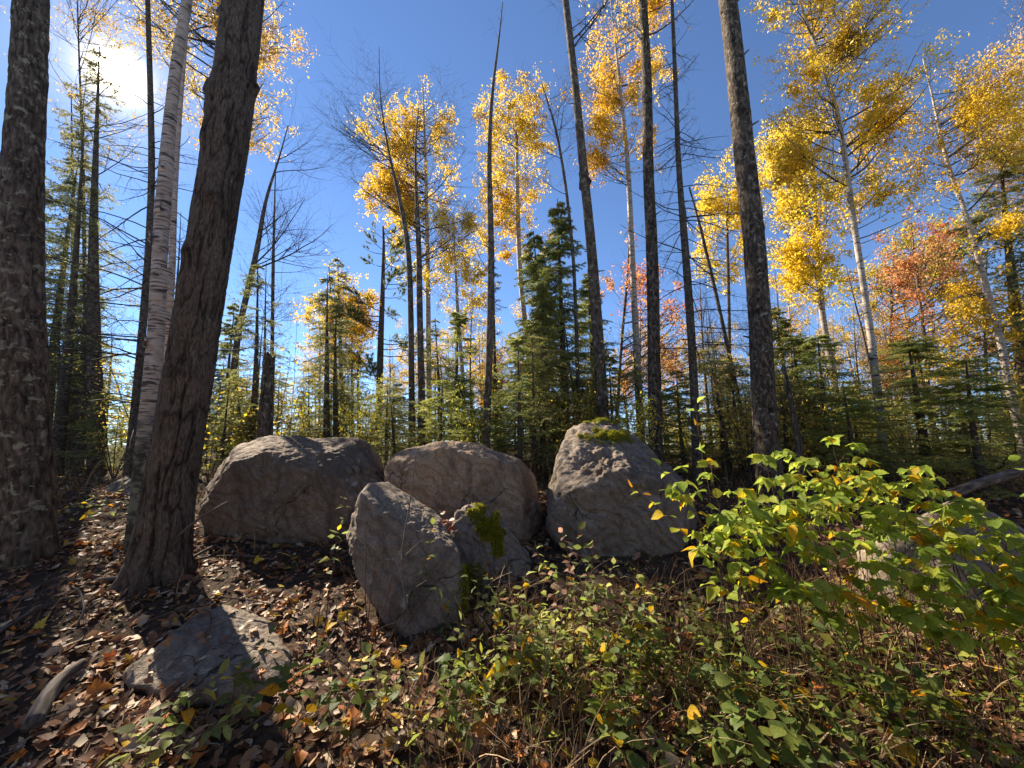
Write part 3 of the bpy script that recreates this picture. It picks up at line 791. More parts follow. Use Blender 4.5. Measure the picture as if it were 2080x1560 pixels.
def broadleaf(name, label, path_px, D, bark, crowns, pal, n_leaf, leaf=0.05, n_prim=22, n_sec=160, n_twig=900, seed=0, k=0.9, cat='tree', group=None,
              sec_len=0.9, twig_len=0.4, trunk_n=60, sides=14, top=0.0, D_top=None, twig_mat='twig', flat=0.35, knots=(), droop=0.0, rough=0.03, scatter=0.05):
    rng = np.random.default_rng(seed + 1000)
    path, rad = px_path(path_px, D, top, D_top=D_top)
    base = np.array((path[0, 0], path[0, 1], float(ground(path[0, 0], path[0, 1]))))
    root = thing(name, label, cat, base, group)
    def dsp(A, S, b, R0):
        d = np.zeros_like(A)
        for (s0, hh, rr) in knots:
            d += hh * np.exp(-((S - s0 - 0.05 * np.sin(A * 2 + 1)) / rr) ** 2) * np.clip(0.45 + 1.3 * fbm(b * 9, 3, seed), 0.0, 1.8)
        return d, 1 - 0.6 * np.clip(d / 0.04, 0, 1)
    V, F, bk, tint, p, r = trunk_surface(path, rad, trunk_n, sides, dsp if knots else None, 0.25, 0.2, 5, seed, rough)
    link('trunk', mesh_np('trunk', V - base, F, MAT[bark], True, tint=np.repeat(tint[:, None], 3, 1), bark=bk), root)
    tg = np.concatenate([in_ell(rng, e, max(3, int(n_prim * w))) for e, w in crowns])
    P1, R1 = primaries(rng, p, r, tg, k)
    P2, R2 = grow(rng, P1, R1, n_sec, (0.12, 1.0), sec_len * 1.3, (25, 65), 5, 0.05 - droop, 0.16)
    par2 = grow.idx
    P3, R3 = grow(rng, P2, R2, n_twig, (0.15, 1.0), twig_len * 1.25, (25, 70), 2, 0.03 - droop, 0.2, rmin=0.0022)
    par3 = par2[grow.idx]
    if n_leaf < 600 and D < 11:                       # bare trees: every limb is a part of its own
        for i in range(len(P1)):
            bt = join([tubes(P1[i:i + 1], R1[i:i + 1], 6)] + [tubes(Q[h == i], S[h == i], k_) for Q, S, h, k_ in ((P2, R2, par2, 4), (P3, R3, par3, 3)) if (h == i).any()])
            link('branch', mesh_np('branch', bt[0] - base, bt[1], MAT[twig_mat], True), root)
    else:
        bt = join([tubes(P1, R1, 6), tubes(P2, R2, 4), tubes(P3, R3, 3)])
        link('branches', mesh_np('branches', bt[0] - base, bt[1], MAT[twig_mat], True), root)
    if D < 9:                                          # broken stubs left on the bole
        ns = 9; zs_ = rng.uniform(0.12, 0.8, ns); i_ = (zs_ * (len(p) - 1)).astype(int); a_ = rng.uniform(0, 6.28, ns)
        d_ = np.stack([np.cos(a_), np.sin(a_), rng.uniform(-0.1, 0.6, ns)], -1); L_ = r[i_] + rng.uniform(0.03, 0.16, ns)
        for q in range(ns):
            u_ = np.linspace(0, 1, 4)[:, None]; pl = p[i_[q]] + d_[q] * L_[q] * u_ + np.array((0, 0, 0.03)) * u_ ** 2
            b_ = tubes(pl[None], np.linspace(0.2, 0.07, 4)[None] * max(r[i_[q]], 0.04), 5)
            link('stub', mesh_np('stub', b_[0] - base, b_[1], MAT['twig_grey'], True), root)
    if n_leaf:
        n_leaf = int(n_leaf * 1.9); leaf = leaf * 1.12
        wt_ = np.exp(1.8 * vnoise(P3[:, -1] * 1.25, seed + 3)); idx = rng.choice(len(P3), n_leaf, p=wt_ / wt_.sum()); t = rng.uniform(0.1, 1.0, n_leaf)
        q, tn, _ = sample(P3, R3, idx, t)
        q = q + rng.normal(0, scatter, q.shape)
        V, F, c = leaf_quads(rng, q, leaf, pal, flat, 0.8, seed)
        link('crown', mesh_np('crown', V - base, F, MAT['leaf_tint'], tint=c), root)
    return root

# bare and leafy trees behind the boulders, each with its own trunk line
broadleaf('bare_tree', 'bare leaning tree with fanned branches right of the furrowed oak', [(463, 905, 17), (465, 857, 16), (481, 688, 14), (503, 590, 13), (522, 510, 12), (540, 400, 7), (565, 330, 4), (585, 255, 1.5)],
          9.5, 'grey', [(ell(520, 250, 690, 560, 9.5), 1.0), (ell(540, 240, 640, 400, 9.5), 0.6)], None, 0, n_prim=14, n_sec=80, n_twig=380, seed=1, k=0.9, sec_len=1.3, twig_len=0.7)
broadleaf('bare_tree', 'thin bare tree rising behind the broken dark stump', [(551, 880, 9), (553, 700, 8), (555, 520, 7), (557, 440, 4), (560, 330, 2)],
          10.5, 'grey', [(ell(490, 380, 660, 640, 10.5), 1.0)], None, 0, n_prim=12, n_sec=60, n_twig=300, seed=2, sec_len=1.1, twig_len=0.6)
broadleaf('bare_maple', 'bare dark maple with spreading limbs, left one of the twin trunks', [(838, 905, 15), (836, 800, 13), (835, 650, 12), (831, 505, 11), (812, 400, 8), (791, 320, 5), (771, 200, 2.5), (770, 95, 1)],
          8.5, 'grey', [(ell(660, 150, 860, 430, 8.5), 1.0), (ell(740, 180, 830, 330, 8.5), 0.5)], None, 0, n_prim=18, n_sec=130, n_twig=800, seed=3, sec_len=1.1, twig_len=0.6)
broadleaf('bare_maple', 'bare dark maple with vase-shaped limbs, right one of the twin trunks', [(856, 905, 17), (857, 800, 16), (854, 720, 14), (852, 600, 13), (851, 505, 12), (846, 400, 7), (843, 300, 4), (850, 220, 1.5)],
          8.2, 'maple', [(ell(820, 180, 960, 420, 8.2), 1.0), (ell(860, 380, 1000, 520, 8.2), 0.5)], None, 0, n_prim=20, n_sec=130, n_twig=800, seed=4, sec_len=1.0, twig_len=0.6)
broadleaf('golden_birch', 'pale birch with broad golden crown behind the twin bare maples', [(872, 905, 12), (871, 760, 11), (869, 560, 10), (866, 400, 8), (862, 250, 4), (858, 170, 2)],
          13, 'birch_far', [(ell(730, 170, 860, 420, 13), 1.0), (ell(810, 180, 935, 500, 13), 0.9), (ell(760, 400, 960, 580, 13), 0.7)], GOLD, 15000, 0.062, 40, 300, 1900, seed=5, sec_len=1.1, twig_len=0.5)
broadleaf('golden_birch', 'low rounded yellow birch between the stump and the dark pine', [(690, 905, 6), (683, 760, 6), (675, 640, 5), (668, 540, 2)],
          12.5, 'grey', [(ell(612, 535, 765, 700, 12.5), 1.0), (ell(650, 640, 760, 760, 12.5), 0.3)], GOLD, 5500, 0.058, 30, 160, 900, seed=6, sec_len=0.8, twig_len=0.4)
broadleaf('golden_birch', 'slim golden birch with oval crown behind the crooked bare pole', [(1082, 905, 12), (1075, 760, 11), (1070, 688, 11), (1056, 560, 10), (1051, 420, 9), (1050, 300, 6), (1045, 200, 2)],
          12.5, 'birch_far', [(ell(968, 160, 1102, 370, 12.5), 1.0), (ell(985, 340, 1100, 520, 12.5), 0.6)], GOLD, 11500, 0.06, 34, 240, 1500, seed=7, sec_len=1.0, twig_len=0.45)
broadleaf('bare_pole_tree', 'slim crooked bare pole with forked dead top rising between golden birches', [(987, 930, 17), (988, 857, 16), (995, 700, 15), (998, 505, 14), (993, 337, 10), (997, 210, 7), (1008, 120, 5), (1015, 70, 3), (1021, 5, 1.2)],
          7.6, 'grey', [(ell(1000, 0, 1035, 110, 7.6), 0.4), (ell(955, 180, 1000, 460, 7.6), 0.7), (ell(930, 380, 1000, 520, 7.6), 0.4)], None, 0, n_prim=10, n_sec=26, n_twig=90, seed=8, k=1.6, sec_len=0.5, twig_len=0.3)
broadleaf('burled_tree', 'tall grey trunk ringed by a black burl beside the green spruce', [(1228, 905, 27), (1225, 857, 26), (1215, 688, 23), (1203, 520, 21), (1188, 370, 18), (1168, 168, 15), (1157, 70, 14), (1146, -20, 13), (1125, -200, 9)],
          8.3, 'maple', [(ell(1090, -60, 1180, 60, 8.3), 0.6), (ell(1170, -100, 1330, 100, 8.3), 0.6)], None, 0, n_prim=8, n_sec=40, n_twig=160, seed=9, trunk_n=120, sides=20, sec_len=0.8, twig_len=0.5, knots=[(7.05, 0.11, 0.10)])
broadleaf('bare_tree', 'fine-branched bare tree between the burled trunk and the golden birch', [(1178, 905, 8), (1172, 700, 8), (1165, 520, 7), (1150, 380, 6), (1130, 260, 5), (1100, 170, 2)],
          10, 'grey', [(ell(1060, 130, 1190, 400, 10), 1.0)], RUST, 200, 0.05, n_prim=16, n_sec=90, n_twig=450, seed=10, sec_len=1.0, twig_len=0.5)
broadleaf('golden_birch', 'tall birch with orange-gold crown left of the straight dark pole', [(1303, 920, 18), (1301, 857, 17), (1292, 688, 14), (1284, 520, 12), (1276, 337, 10), (1262, 200, 7), (1250, 90, 3), (1240, 0, 2)],
          10.5, 'birch_far', [(ell(1175, 60, 1320, 240, 10.5), 1.0), (ell(1190, 200, 1330, 380, 10.5), 0.9), (ell(1210, -60, 1420, 110, 10.5), 0.4)], [(0.46, 0.21, 0.03), (0.53, 0.31, 0.03), (0.57, 0.38, 0.04), (0.5, 0.35, 0.1)], 13000, 0.052, 34, 260, 1700, seed=11, sec_len=0.9, twig_len=0.4)
broadleaf('red_maple', 'orange-red maple glowing behind the straight dark pole', [(1250, 905, 6), (1262, 700, 6), (1275, 560, 5), (1280, 450, 2)],
          12, 'grey', [(ell(1230, 480, 1330, 640, 12), 0.8), (ell(1310, 600, 1420, 740, 12), 0.7)], [(0.42, 0.12, 0.05), (0.46, 0.18, 0.06), (0.48, 0.24, 0.07), (0.5, 0.33, 0.10)], 2600, 0.065, 26, 150, 800, seed=12, sec_len=0.8, twig_len=0.4)
broadleaf('straight_pole_tree', 'straight dark pole trunk standing right of the tall peaked boulder', [(1331, 935, 30), (1331, 857, 28), (1328, 688, 26), (1325, 520, 25), (1316, 337, 22), (1315, 168, 20), (1306, 0, 17), (1298, -200, 13)],
          7.6, 'aspen', [(ell(1210, -80, 1300, 90, 7.6), 0.5), (ell(1330, -100, 1480, 40, 7.6), 0.5)], RUST, 250, 0.05, n_prim=9, n_sec=40, n_twig=180, seed=13, trunk_n=100, sides=20, sec_len=0.6, twig_len=0.4)
broadleaf('big_aspen', 'thick leaning aspen trunk with black-banded bark and knobby stubs', [(1561, 950, 60), (1558, 915, 54), (1553, 857, 52), (1545, 688, 49), (1535, 520, 46), (1515, 337, 43), (1496, 168, 40), (1491, 95, 39), (1478, 0, 37), (1450, -220, 30)],
          6.0, 'aspen', [(ell(1380, -260, 1600, -90, 6.0), 0.8)], YELLOW, 500, 0.05, n_prim=8, n_sec=30, n_twig=160, seed=14, trunk_n=220, sides=44, top=1.0, knots=[(6.75, 0.035, 0.06), (4.55, 0.012, 0.05), (5.7, 0.012, 0.05), (3.4, 0.008, 0.04)], rough=0.05)
broadleaf('golden_birch', 'forked birch with dense bright yellow crown right of the big aspen', [(1700, 935, 17), (1698, 800, 16), (1692, 740, 16), (1676, 688, 15), (1666, 600, 13), (1662, 520, 12), (1658, 430, 10), (1650, 330, 6), (1640, 240, 3)],
          10.5, 'birch_far', [(ell(1540, 225, 1690, 420, 10.5), 1.0), (ell(1535, 380, 1700, 560, 10.5), 0.9), (ell(1570, 520, 1700, 640, 10.5), 0.25)], YELLOW, 16000, 0.056, 44, 320, 1900, seed=15, sec_len=0.85, twig_len=0.38)
broadleaf('golden_birch', 'rounded yellow crown showing left of the big aspen trunk', [(1478, 905, 9), (1482, 700, 8), (1478, 520, 7), (1476, 400, 3)],
          13, 'grey', [(ell(1395, 330, 1560, 480, 13), 1.0), (ell(1410, 450, 1540, 560, 13), 0.4)], YELLOW, 6000, 0.065, 30, 180, 900, seed=24, sec_len=0.9, twig_len=0.4)
broadleaf('golden_birch', 'slender white birch with airy golden crown leaning left over the low spruces', [(1797, 990, 25), (1796, 940, 23), (1789, 857, 20), (1770, 688, 16), (1745, 520, 14), (1730, 430, 13), (1720, 337, 12), (1700, 220, 10), (1670, 120, 8), (1636, 44, 6), (1600, -80, 3)],
          7.8, 'birch_far', [(ell(1560, 90, 1760, 330, 7.8), 1.0), (ell(1560, -80, 1760, 130, 7.8), 0.7), (ell(1700, -60, 1910, 240, 7.8), 0.45), (ell(1680, 300, 1860, 480, 7.8), 0.4)], GOLD, 17000, 0.046, 44, 340, 2100, seed=16, trunk_n=90, sides=18, sec_len=0.8, twig_len=0.38)
broadleaf('golden_birch', 'white birch with sparse golden leaves leaning in beside the grey pine', [(2090, 960, 24), (2070, 870, 21), (2050, 800, 18), (2033, 688, 16), (1986, 520, 14), (1959, 420, 11), (1922, 330, 9), (1895, 200, 5), (1875, 120, 2)],
          8.0, 'birch_far', [(ell(1830, 170, 1990, 400, 8.0), 1.0), (ell(1920, 420, 2090, 700, 8.0), 0.7), (ell(1960, 100, 2120, 300, 8.0), 0.5)], GOLD, 8500, 0.046, 34, 240, 1400, seed=17, trunk_n=80, sides=16, sec_len=0.8, twig_len=0.4)
broadleaf('pinkish_birch', 'thin-leaved birch with pinkish twigs above the grey pine', [(2150, 960, 22), (2140, 600, 18), (2120, 300, 12), (2100, 60, 6), (2085, -60, 3)],
          8.5, 'birch_far', [(ell(1980, 20, 2180, 330, 8.5), 1.0), (ell(1990, 250, 2160, 430, 8.5), 0.6)], PINKISH, 4500, 0.045, 30, 280, 2200, seed=18, sec_len=0.9, twig_len=0.45, twig_mat='twig_grey')
broadleaf('golden_birch', 'orange-brown birch crown spreading behind the top of the oak', [(420, 905, 14), (420, 700, 13), (428, 450, 11), (438, 200, 9), (444, 0, 7), (450, -150, 4)],
          9.0, 'grey', [(ell(360, -140, 600, 130, 9.0), 1.0), (ell(380, 80, 570, 340, 9.0), 0.8), (ell(220, -120, 380, 60, 9.0), 0.5)], RUST, 8000, 0.05, 40, 300, 1900, seed=19, sec_len=0.9, twig_len=0.4)
broadleaf('rusty_birch', 'fine-twigged birch with sparse rusty leaves glittering round the sun', [(178, 985, 11), (176, 800, 10), (172, 550, 9), (168, 300, 7), (160, 100, 4), (155, -80, 2)],
          9.8, 'grey', [(ell(105, -120, 340, 120, 9.8), 1.0), (ell(120, 60, 320, 330, 9.8), 0.7)], RUST, 1300, 0.045, 30, 160, 800, seed=25, sec_len=1.0, twig_len=0.5)
broadleaf('young_birch', 'slim yellow birch behind the low fir boughs left of the crooked pole', [(945, 905, 8), (940, 760, 8), (930, 640, 7), (925, 540, 4), (920, 440, 2)],
          11.5, 'birch_far', [(ell(880, 420, 985, 640, 11.5), 1.0), (ell(900, 600, 990, 720, 11.5), 0.3)], YELLOW, 4200, 0.055, 22, 120, 700, seed=20, sec_len=0.7, twig_len=0.35)
broadleaf('red_maple', 'russet maple with thin dark stems beyond the leaning white birch', [(1895, 935, 9), (1880, 700, 8), (1862, 560, 7), (1850, 450, 3)],
          13, 'grey', [(ell(1760, 430, 1980, 640, 13), 1.0), (ell(1780, 600, 2000, 800, 13), 0.6)], [(0.30, 0.09, 0.04), (0.38, 0.14, 0.05), (0.42, 0.2, 0.08), (0.5, 0.34, 0.08)], 7000, 0.065, 34, 240, 1300, seed=21, sec_len=1.0, twig_len=0.45)
broadleaf('golden_birch', 'distant yellow tree low behind the leaning white birch', [(1800, 905, 8), (1810, 650, 7), (1815, 500, 3)],
          16, 'grey', [(ell(1730, 470, 1900, 640, 16), 1.0), (ell(1880, 440, 2050, 560, 16), 0.7)], [(0.40, 0.28, 0.03), (0.48, 0.34, 0.03), (0.34, 0.32, 0.05), (0.25, 0.26, 0.06)], 9000, 0.075, 30, 200, 1000, seed=22, sec_len=1.1, twig_len=0.5)
broadleaf('young_maple', 'yellow-orange young maple by the leaning white birch beside the grey pine', [(2010, 935, 9), (2005, 800, 8), (2000, 650, 6), (2005, 520, 2)],
          9.5, 'grey', [(ell(1940, 540, 2090, 700, 9.5), 1.0), (ell(1900, 640, 2060, 760, 9.5), 0.3)], [(0.5, 0.22, 0.02), (0.58, 0.36, 0.03), (0.6, 0.42, 0.03), (0.55, 0.40, 0.05)], 3200, 0.06, 20, 110, 600, seed=23, sec_len=0.7, twig_len=0.35)

# ------------------------------------------------------------------ dead conifers, stumps
def dead_conifer(name, label, pts, D, seed, nbr, zr, L, bark='spruce_bark', group=None):
    rng = np.random.default_rng(seed)
    path, rad = px_path(pts, D)
    base = np.array((path[0, 0], path[0, 1], float(ground(path[0, 0], path[0, 1]))))
    root = thing(name, label, 'tree', base, group)
    V, F, bk, tint, p, r = trunk_surface(path, rad, 90, 16, None, 0.25, 0.15, 5, seed)
    link('trunk', mesh_np('trunk', V - base, F, MAT[bark], True, tint=np.repeat(tint[:, None], 3, 1), bark=bk), root)
    z = rng.uniform(zr[0], zr[1], nbr)
    p0 = np.stack([np.interp(z, p[:, 2], p[:, c]) for c in range(3)], -1)
    a = rng.uniform(0, 2 * math.pi, nbr); ln = L * rng.uniform(0.4, 1.1, nbr) * np.clip(1.2 - 0.75 * (z - zr[0]) / (zr[1] - zr[0]), 0.2, 1)
    d = np.stack([np.cos(a), np.sin(a), rng.uniform(-0.15, 0.35, nbr)], -1)
    out = np.zeros((nbr, 8, 3)); out[:, 0] = p0
    for k in range(7):
        d = norm(d + rng.normal(0, 0.10, d.shape) + np.array((0, 0, -0.10 + 0.03 * k)))
        out[:, k + 1] = out[:, k] + d * (ln / 7)[:, None]
    R1 = (0.004 + 0.006 * ln)[:, None] * np.linspace(1, 0.3, 8)[None]
    P2, R2 = grow(rng, out, R1, nbr * 7, (0.2, 1.0), 0.42, (35, 75), 4, -0.10, 0.2, rmin=0.0025)
    P3, R3 = grow(rng, P2, R2, nbr * 9, (0.1, 1.0), 0.16, (30, 75), 2, -0.08, 0.2, rmin=0.002)
    bt = join([tubes(out, R1, 5), tubes(P2, R2, 3), tubes(P3, R3, 3)])
    link('branches', mesh_np('branches', bt[0] - base, bt[1], MAT['twig_grey' if bark == 'grey' else 'twig'], True), root)
    return root, p, r, base
dead_conifer('dead_spruce', 'dead spruce with drooping bare branches between the pole trunk and big aspen',
    [(1415, 945, 20), (1413, 857, 18), (1405, 688, 17), (1393, 520, 16), (1378, 337, 11), (1372, 168, 9), (1365, 0, 7), (1358, -160, 4)], 7.3, 31, 90, (3.2, 10.5), 1.5)
spr, spr_p, spr_r, spr_b = dead_conifer('tall_spruce', 'tall dark spruce trunk with long bare branches just behind the paper birch',
    [(258, 985, 24), (262, 940, 22), (272, 857, 20), (288, 688, 18), (303, 505, 16), (309, 337, 15), (305, 168, 13), (300, 0, 11), (296, -150, 8)], 7.2, 33, 80, (1.9, 9.0), 2.3)
dead_conifer('dead_spruce', 'thin dead pole with bare twigs leaning behind the big aspen',
    [(1520, 905, 9), (1490, 760, 9), (1455, 600, 8), (1425, 470, 6), (1400, 380, 3)], 9.5, 35, 40, (2.2, 6.5), 1.0)

def snag(name, label, pts, D, bark, jag, seed, cat='stump', sides=40, n=60):
    path, rad = px_path(pts, D)
    base = np.array((path[0, 0], path[0, 1], float(ground(path[0, 0], path[0, 1]))))
    root = thing(name, label, cat, base)
    V, F, bk, tint, p, r = trunk_surface(path, rad, n, sides, lambda A, S, b, R0: (-0.02 * R0 * 10 * np.clip(1 - np.abs(fbm(b * np.array((16, 16, 2)), 3, seed)) / 0.3, 0, 1), 1 - 0.5 * np.clip(1 - np.abs(fbm(b * np.array((16, 16, 2)), 3, seed)) / 0.3, 0, 1)), 0.25, 0.15, 4, seed)
    m = len(V) - 2
    top = np.clip((np.arange(m) // sides - (n - 8)) / 8.0, 0, 1)
    V[:m, 2] += jag * top * fbm(np.stack([V[:m, 0] * 14, V[:m, 1] * 14, np.zeros(m)], -1), 3, seed + 2)
    V[-2, 2] -= jag * 1.2
    link('trunk', mesh_np('trunk', V - base, F, MAT[bark], True, tint=np.repeat(tint[:, None], 3, 1), bark=bk), root)
    return root
snag('broken_stump', 'broken dark trunk snapped off behind the pink boulder', [(537, 905, 36), (540, 850, 31), (543, 790, 29), (546, 735, 28), (548, 722, 24)], 6.3, 'maple', 0.10, 3)
snag('dead_post', 'thin broken grey snag leaning beside the big aspen', [(1627, 945, 16), (1622, 900, 15), (1608, 820, 13), (1596, 765, 12), (1590, 742, 8)], 6.8, 'grey', 0.06, 5)

# ------------------------------------------------------------------ living conifers
def conifer_proto(H, Rb, z0, nbr, seed, droop=0.25, tw=11, ndl=16, pal=((0.045, 0.068, 0.024), (0.085, 0.115, 0.04)), nl=0.045, dead=0.25, lean=0.0, rise=0.15, power=0.85):
    rng = np.random.default_rng(seed)
    path = np.array([(lean * t * t * H + 0.04 * H * 0.1 * math.sin(3 * t + seed), 0.02 * math.sin(4 * t) * H * 0.3, -0.1 + (H + 0.1) * t) for t in np.linspace(0, 1, 12)])
    rad = np.linspace(0.014 * H + 0.012, 0.006, 12)
    V, F, bk, tint, p, r = trunk_surface(path, rad, 40, 10, None, 0.2, 0.15, 4, seed)
    trunk = mesh_np('trunk', V, F, MAT['spruce_bark'], True, tint=np.repeat(tint[:, None], 3, 1), bark=bk)
    u = np.sort(rng.random(nbr)) ** 0.95
    z = z0 + (H - z0) * u * 0.985
    L = Rb * (1.03 - u) ** power * rng.uniform(0.4, 1.25, nbr) + 0.06
    nd = int(nbr * dead)
    zd = rng.uniform(0.12 * H * 0.5, z0 * 1.15 + 0.1, nd)
    az = rng.uniform(0, 2 * math.pi, nbr)
    t = np.linspace(0, 1, 8)
    def curve(z, L, az, droop, rise):
        px = np.interp(z, p[:, 2], p[:, 0]); py = np.interp(z, p[:, 2], p[:, 1])
        h = L[:, None] * t[None]
        zz = z[:, None] + L[:, None] * (rise * t[None] - droop * t[None] ** 1.6 + 0.12 * t[None] ** 4)
        wob = np.cumsum(rng.normal(0, 0.03, h.shape), axis=1) * L[:, None]
        return np.stack([px[:, None] + np.cos(az)[:, None] * h - np.sin(az)[:, None] * wob, py[:, None] + np.sin(az)[:, None] * h + np.cos(az)[:, None] * wob, zz + 0.3 * wob], -1)
    P1 = curve(z, L, az, droop + rng.normal(0, 0.14, (nbr, 1)), rise + rng.normal(0, 0.16, (nbr, 1)))
    R1 = (0.003 + 0.0075 * L)[:, None] * np.linspace(1, 0.25, 8)[None]
    # flat sprays: side twigs left and right along each bough
    m = nbr * tw
    idx = np.repeat(np.arange(nbr), tw); tt = np.tile(np.linspace(0.14, 0.97, tw), nbr) + rng.normal(0, 0.02, m)
    tt = np.clip(tt, 0.05, 1)
    q, tn, _ = sample(P1, R1, idx, tt)
    side = norm(np.cross(tn, np.array((0, 0, 1.0)))) * np.where(np.arange(m) % 2, 1, -1)[:, None]
    dr = norm(tn * 0.75 + side * 0.85 + rng.normal(0, 0.16, (m, 3)) + np.array((0, 0, -0.12)))
    tl = (0.10 + 0.40 * L[idx] * (1.05 - tt)) * rng.uniform(0.6, 1.15, m)
    s = np.linspace(0, 1, 4)[None, :, None]
    P2 = q[:, None] + dr[:, None] * tl[:, None, None] * s + np.array((0, 0, -1.0)) * (0.22 * tl[:, None, None] * s ** 2)
    R2 = np.full((m, 4), 0.0022) * np.linspace(1, 0.5, 4)[None]
    bt = [tubes(P1, R1, 4), tubes(P2, R2, 3)]
    if nd:
        Pd = curve(zd, Rb * rng.uniform(0.3, 0.9, nd), rng.uniform(0, 6.28, nd), 0.2, 0.05)
        Rd = np.full((nd, 8), 0.006) * np.linspace(1, 0.3, 8)[None]
        P4, R4 = grow(rng, Pd, Rd, nd * 5, (0.2, 1), 0.25, (30, 70), 3, -0.05, 0.2, rmin=0.002)
        bt += [tubes(Pd, Rd, 4), tubes(P4, R4, 3)]
    bt = join(bt)
    branches = mesh_np('branches', bt[0], bt[1], MAT['twig'], True)
    # needles: narrow triangles along twigs and bough tips
    PA = np.concatenate([P2]); ndl = int(ndl * 2.1); k = m * ndl
    i2 = np.repeat(np.arange(m), ndl); tq = rng.random(k)
    q, tn, _ = sample(PA, R2, i2, tq)
    k1 = nbr * 30
    i1 = np.repeat(np.arange(nbr), 30); q1, tn1, _ = sample(P1, R1, i1, rng.uniform(0.25, 1, k1))
    q = np.concatenate([q, q1]); tn = np.concatenate([tn, tn1]); k = len(q)
    pr = norm(np.cross(tn, rng.normal(size=(k, 3))))
    d = norm(tn * rng.uniform(0.5, 1.1, (k, 1)) + pr * 0.8 + np.array((0, 0, 0.1)))
    w = norm(np.cross(d, rng.normal(size=(k, 3))))
    ln = (nl * 1.1 * rng.uniform(0.6, 1.3, k))[:, None]
    V = np.stack([q - w * ln * 0.115, q + w * ln * 0.115, q + d * ln], 1).reshape(-1, 3)
    pal = np.asarray(pal); f = np.clip(0.5 + 0.5 * vnoise(q * 2.0, seed) + rng.normal(0, 0.25, k), 0, 1)[:, None]
    c = (pal[0] * (1 - f) + pal[1] * f) * np.array((3.2, 2.45, 2.0))
    crown = mesh_np('crown', V, np.arange(3 * k).reshape(-1, 3), MAT['needle'], tint=np.repeat(c, 3, 0))
    return trunk, branches, crown

PROTO = {
    'spruce_a': conifer_proto(6.5, 1.25, 0.7, 150, 1, 0.32, 13, 22),
    'spruce_b': conifer_proto(8.0, 1.45, 2.2, 110, 2, 0.35, 12, 17, ((0.035, 0.055, 0.025), (0.07, 0.095, 0.04)), dead=0.4),
    'fir_a': conifer_proto(3.0, 1.05, 0.15, 62, 3, 0.12, 13, 20, ((0.06, 0.09, 0.025), (0.12, 0.155, 0.045)), 0.036, 0.1, rise=0.12),
    'fir_b': conifer_proto(4.2, 1.2, 0.3, 80, 4, 0.18, 13, 18, ((0.05, 0.08, 0.025), (0.10, 0.135, 0.045)), 0.038, 0.15),
    'fir_c': conifer_proto(3.6, 1.5, 0.3, 60, 6, 0.30, 12, 17, ((0.055, 0.075, 0.028), (0.10, 0.12, 0.05)), 0.038, 0.5, lean=0.03, power=0.6),
    'spruce_c': conifer_proto(7.0, 1.1, 1.6, 80, 7, 0.42, 11, 15, ((0.04, 0.06, 0.028), (0.08, 0.10, 0.045)), 0.042, 0.9, lean=-0.02, power=0.7),
    'spruce_thin': conifer_proto(9.5, 1.5, 1.8, 74, 5, 0.25, 9, 9, ((0.05, 0.065, 0.028), (0.09, 0.105, 0.045)), 0.05, 0.7),
}
def lean_rot(x, y, rot):
    """trees stand a little out of plumb, those on the left leaning away from the clearing"""
    px = 1040 + x / max(y, 1.0) * FPX / CT
    ln = min(0.0, max(-0.13, (px - 1400) / 1400 * 0.14)) if y > 1 else 0.0
    m = Matrix.Rotation(ln + 0.035 * math.sin(rot * 7), 3, 'Y') @ Matrix.Rotation(0.035 * math.cos(rot * 5), 3, 'X') @ Matrix.Rotation(rot, 3, 'Z')
    return m.to_euler()
def conifer(kind, name, label, x, y, scale, rot, group=None, cat='tree'):
    b = np.array((x, y, float(ground(x, y))))
    o = thing(name, label, cat, b, group)
    o.rotation_euler = lean_rot(x, y, rot); o.scale = scale if hasattr(scale, '__len__') else (scale,) * 3
    for nm, me in zip(('trunk', 'branches', 'crown'), PROTO[kind]): link(nm, me, o)
    return o
def cx(px, D): return (px - 1040) / FPX * D * CT

# those one can name
conifer('spruce_a', 'spruce_tree', 'dense blue-green spruce beside the burled trunk', cx(1152, 10.2), 10.2, (1.25, 1.25, 1.2), 0.4)
conifer('spruce_a', 'spruce_tree', 'full blue-green spruce tucked behind the densest one by the burled trunk', cx(1120, 11.0), 11.0, (1.3, 1.3, 1.12), 3.4)
conifer('spruce_a', 'spruce_tree', 'full spruce showing right of the burled trunk', cx(1205, 11.5), 11.5, (1.2, 1.2, 0.95), 5.6)
conifer('spruce_a', 'spruce_tree', 'green spruce left of the burled trunk, behind the tall peaked boulder', cx(1105, 9.0), 9.0, (0.85, 0.85, 0.72), 2.0)
conifer('fir_a', 'fir_sapling', 'pale green fir sapling spreading behind the tan boulder', cx(900, 7.0), 7.0, (1.0, 1.0, 0.66), 1.0)
conifer('fir_b', 'fir_sapling', 'green fir sapling between crooked bare pole and peaked boulder', cx(1055, 7.6), 7.6, (0.95, 0.95, 0.72), 3.0)
conifer('spruce_thin', 'spruce_tree', 'tall airy spruce between the lichened trunk and paper birch', cx(126, 9.2), 9.2, (0.9, 0.9, 1.0), 0.2)
conifer('spruce_thin', 'spruce_tree', 'tall thin spruce whose sparse top crosses the sun', cx(205, 9.5), 9.5, (1.25, 1.25, 1.25), 2.6)
conifer('spruce_thin', 'spruce_tree', 'very tall lacy spruce rising beside the top of the lichened trunk', cx(150, 13.0), 13.0, (1.0, 1.0, 1.5), 5.0)
conifer('spruce_a', 'spruce_tree', 'full green spruce between lichened trunk and tall spruce trunk', cx(160, 12.5), 12.5, (1.2, 1.2, 1.05), 0.8)
conifer('spruce_c', 'spruce_tree', 'ragged drooping spruce tight behind the lichened trunk edge', cx(95, 11.0), 11.0, (1.4, 1.4, 1.5), 4.4)
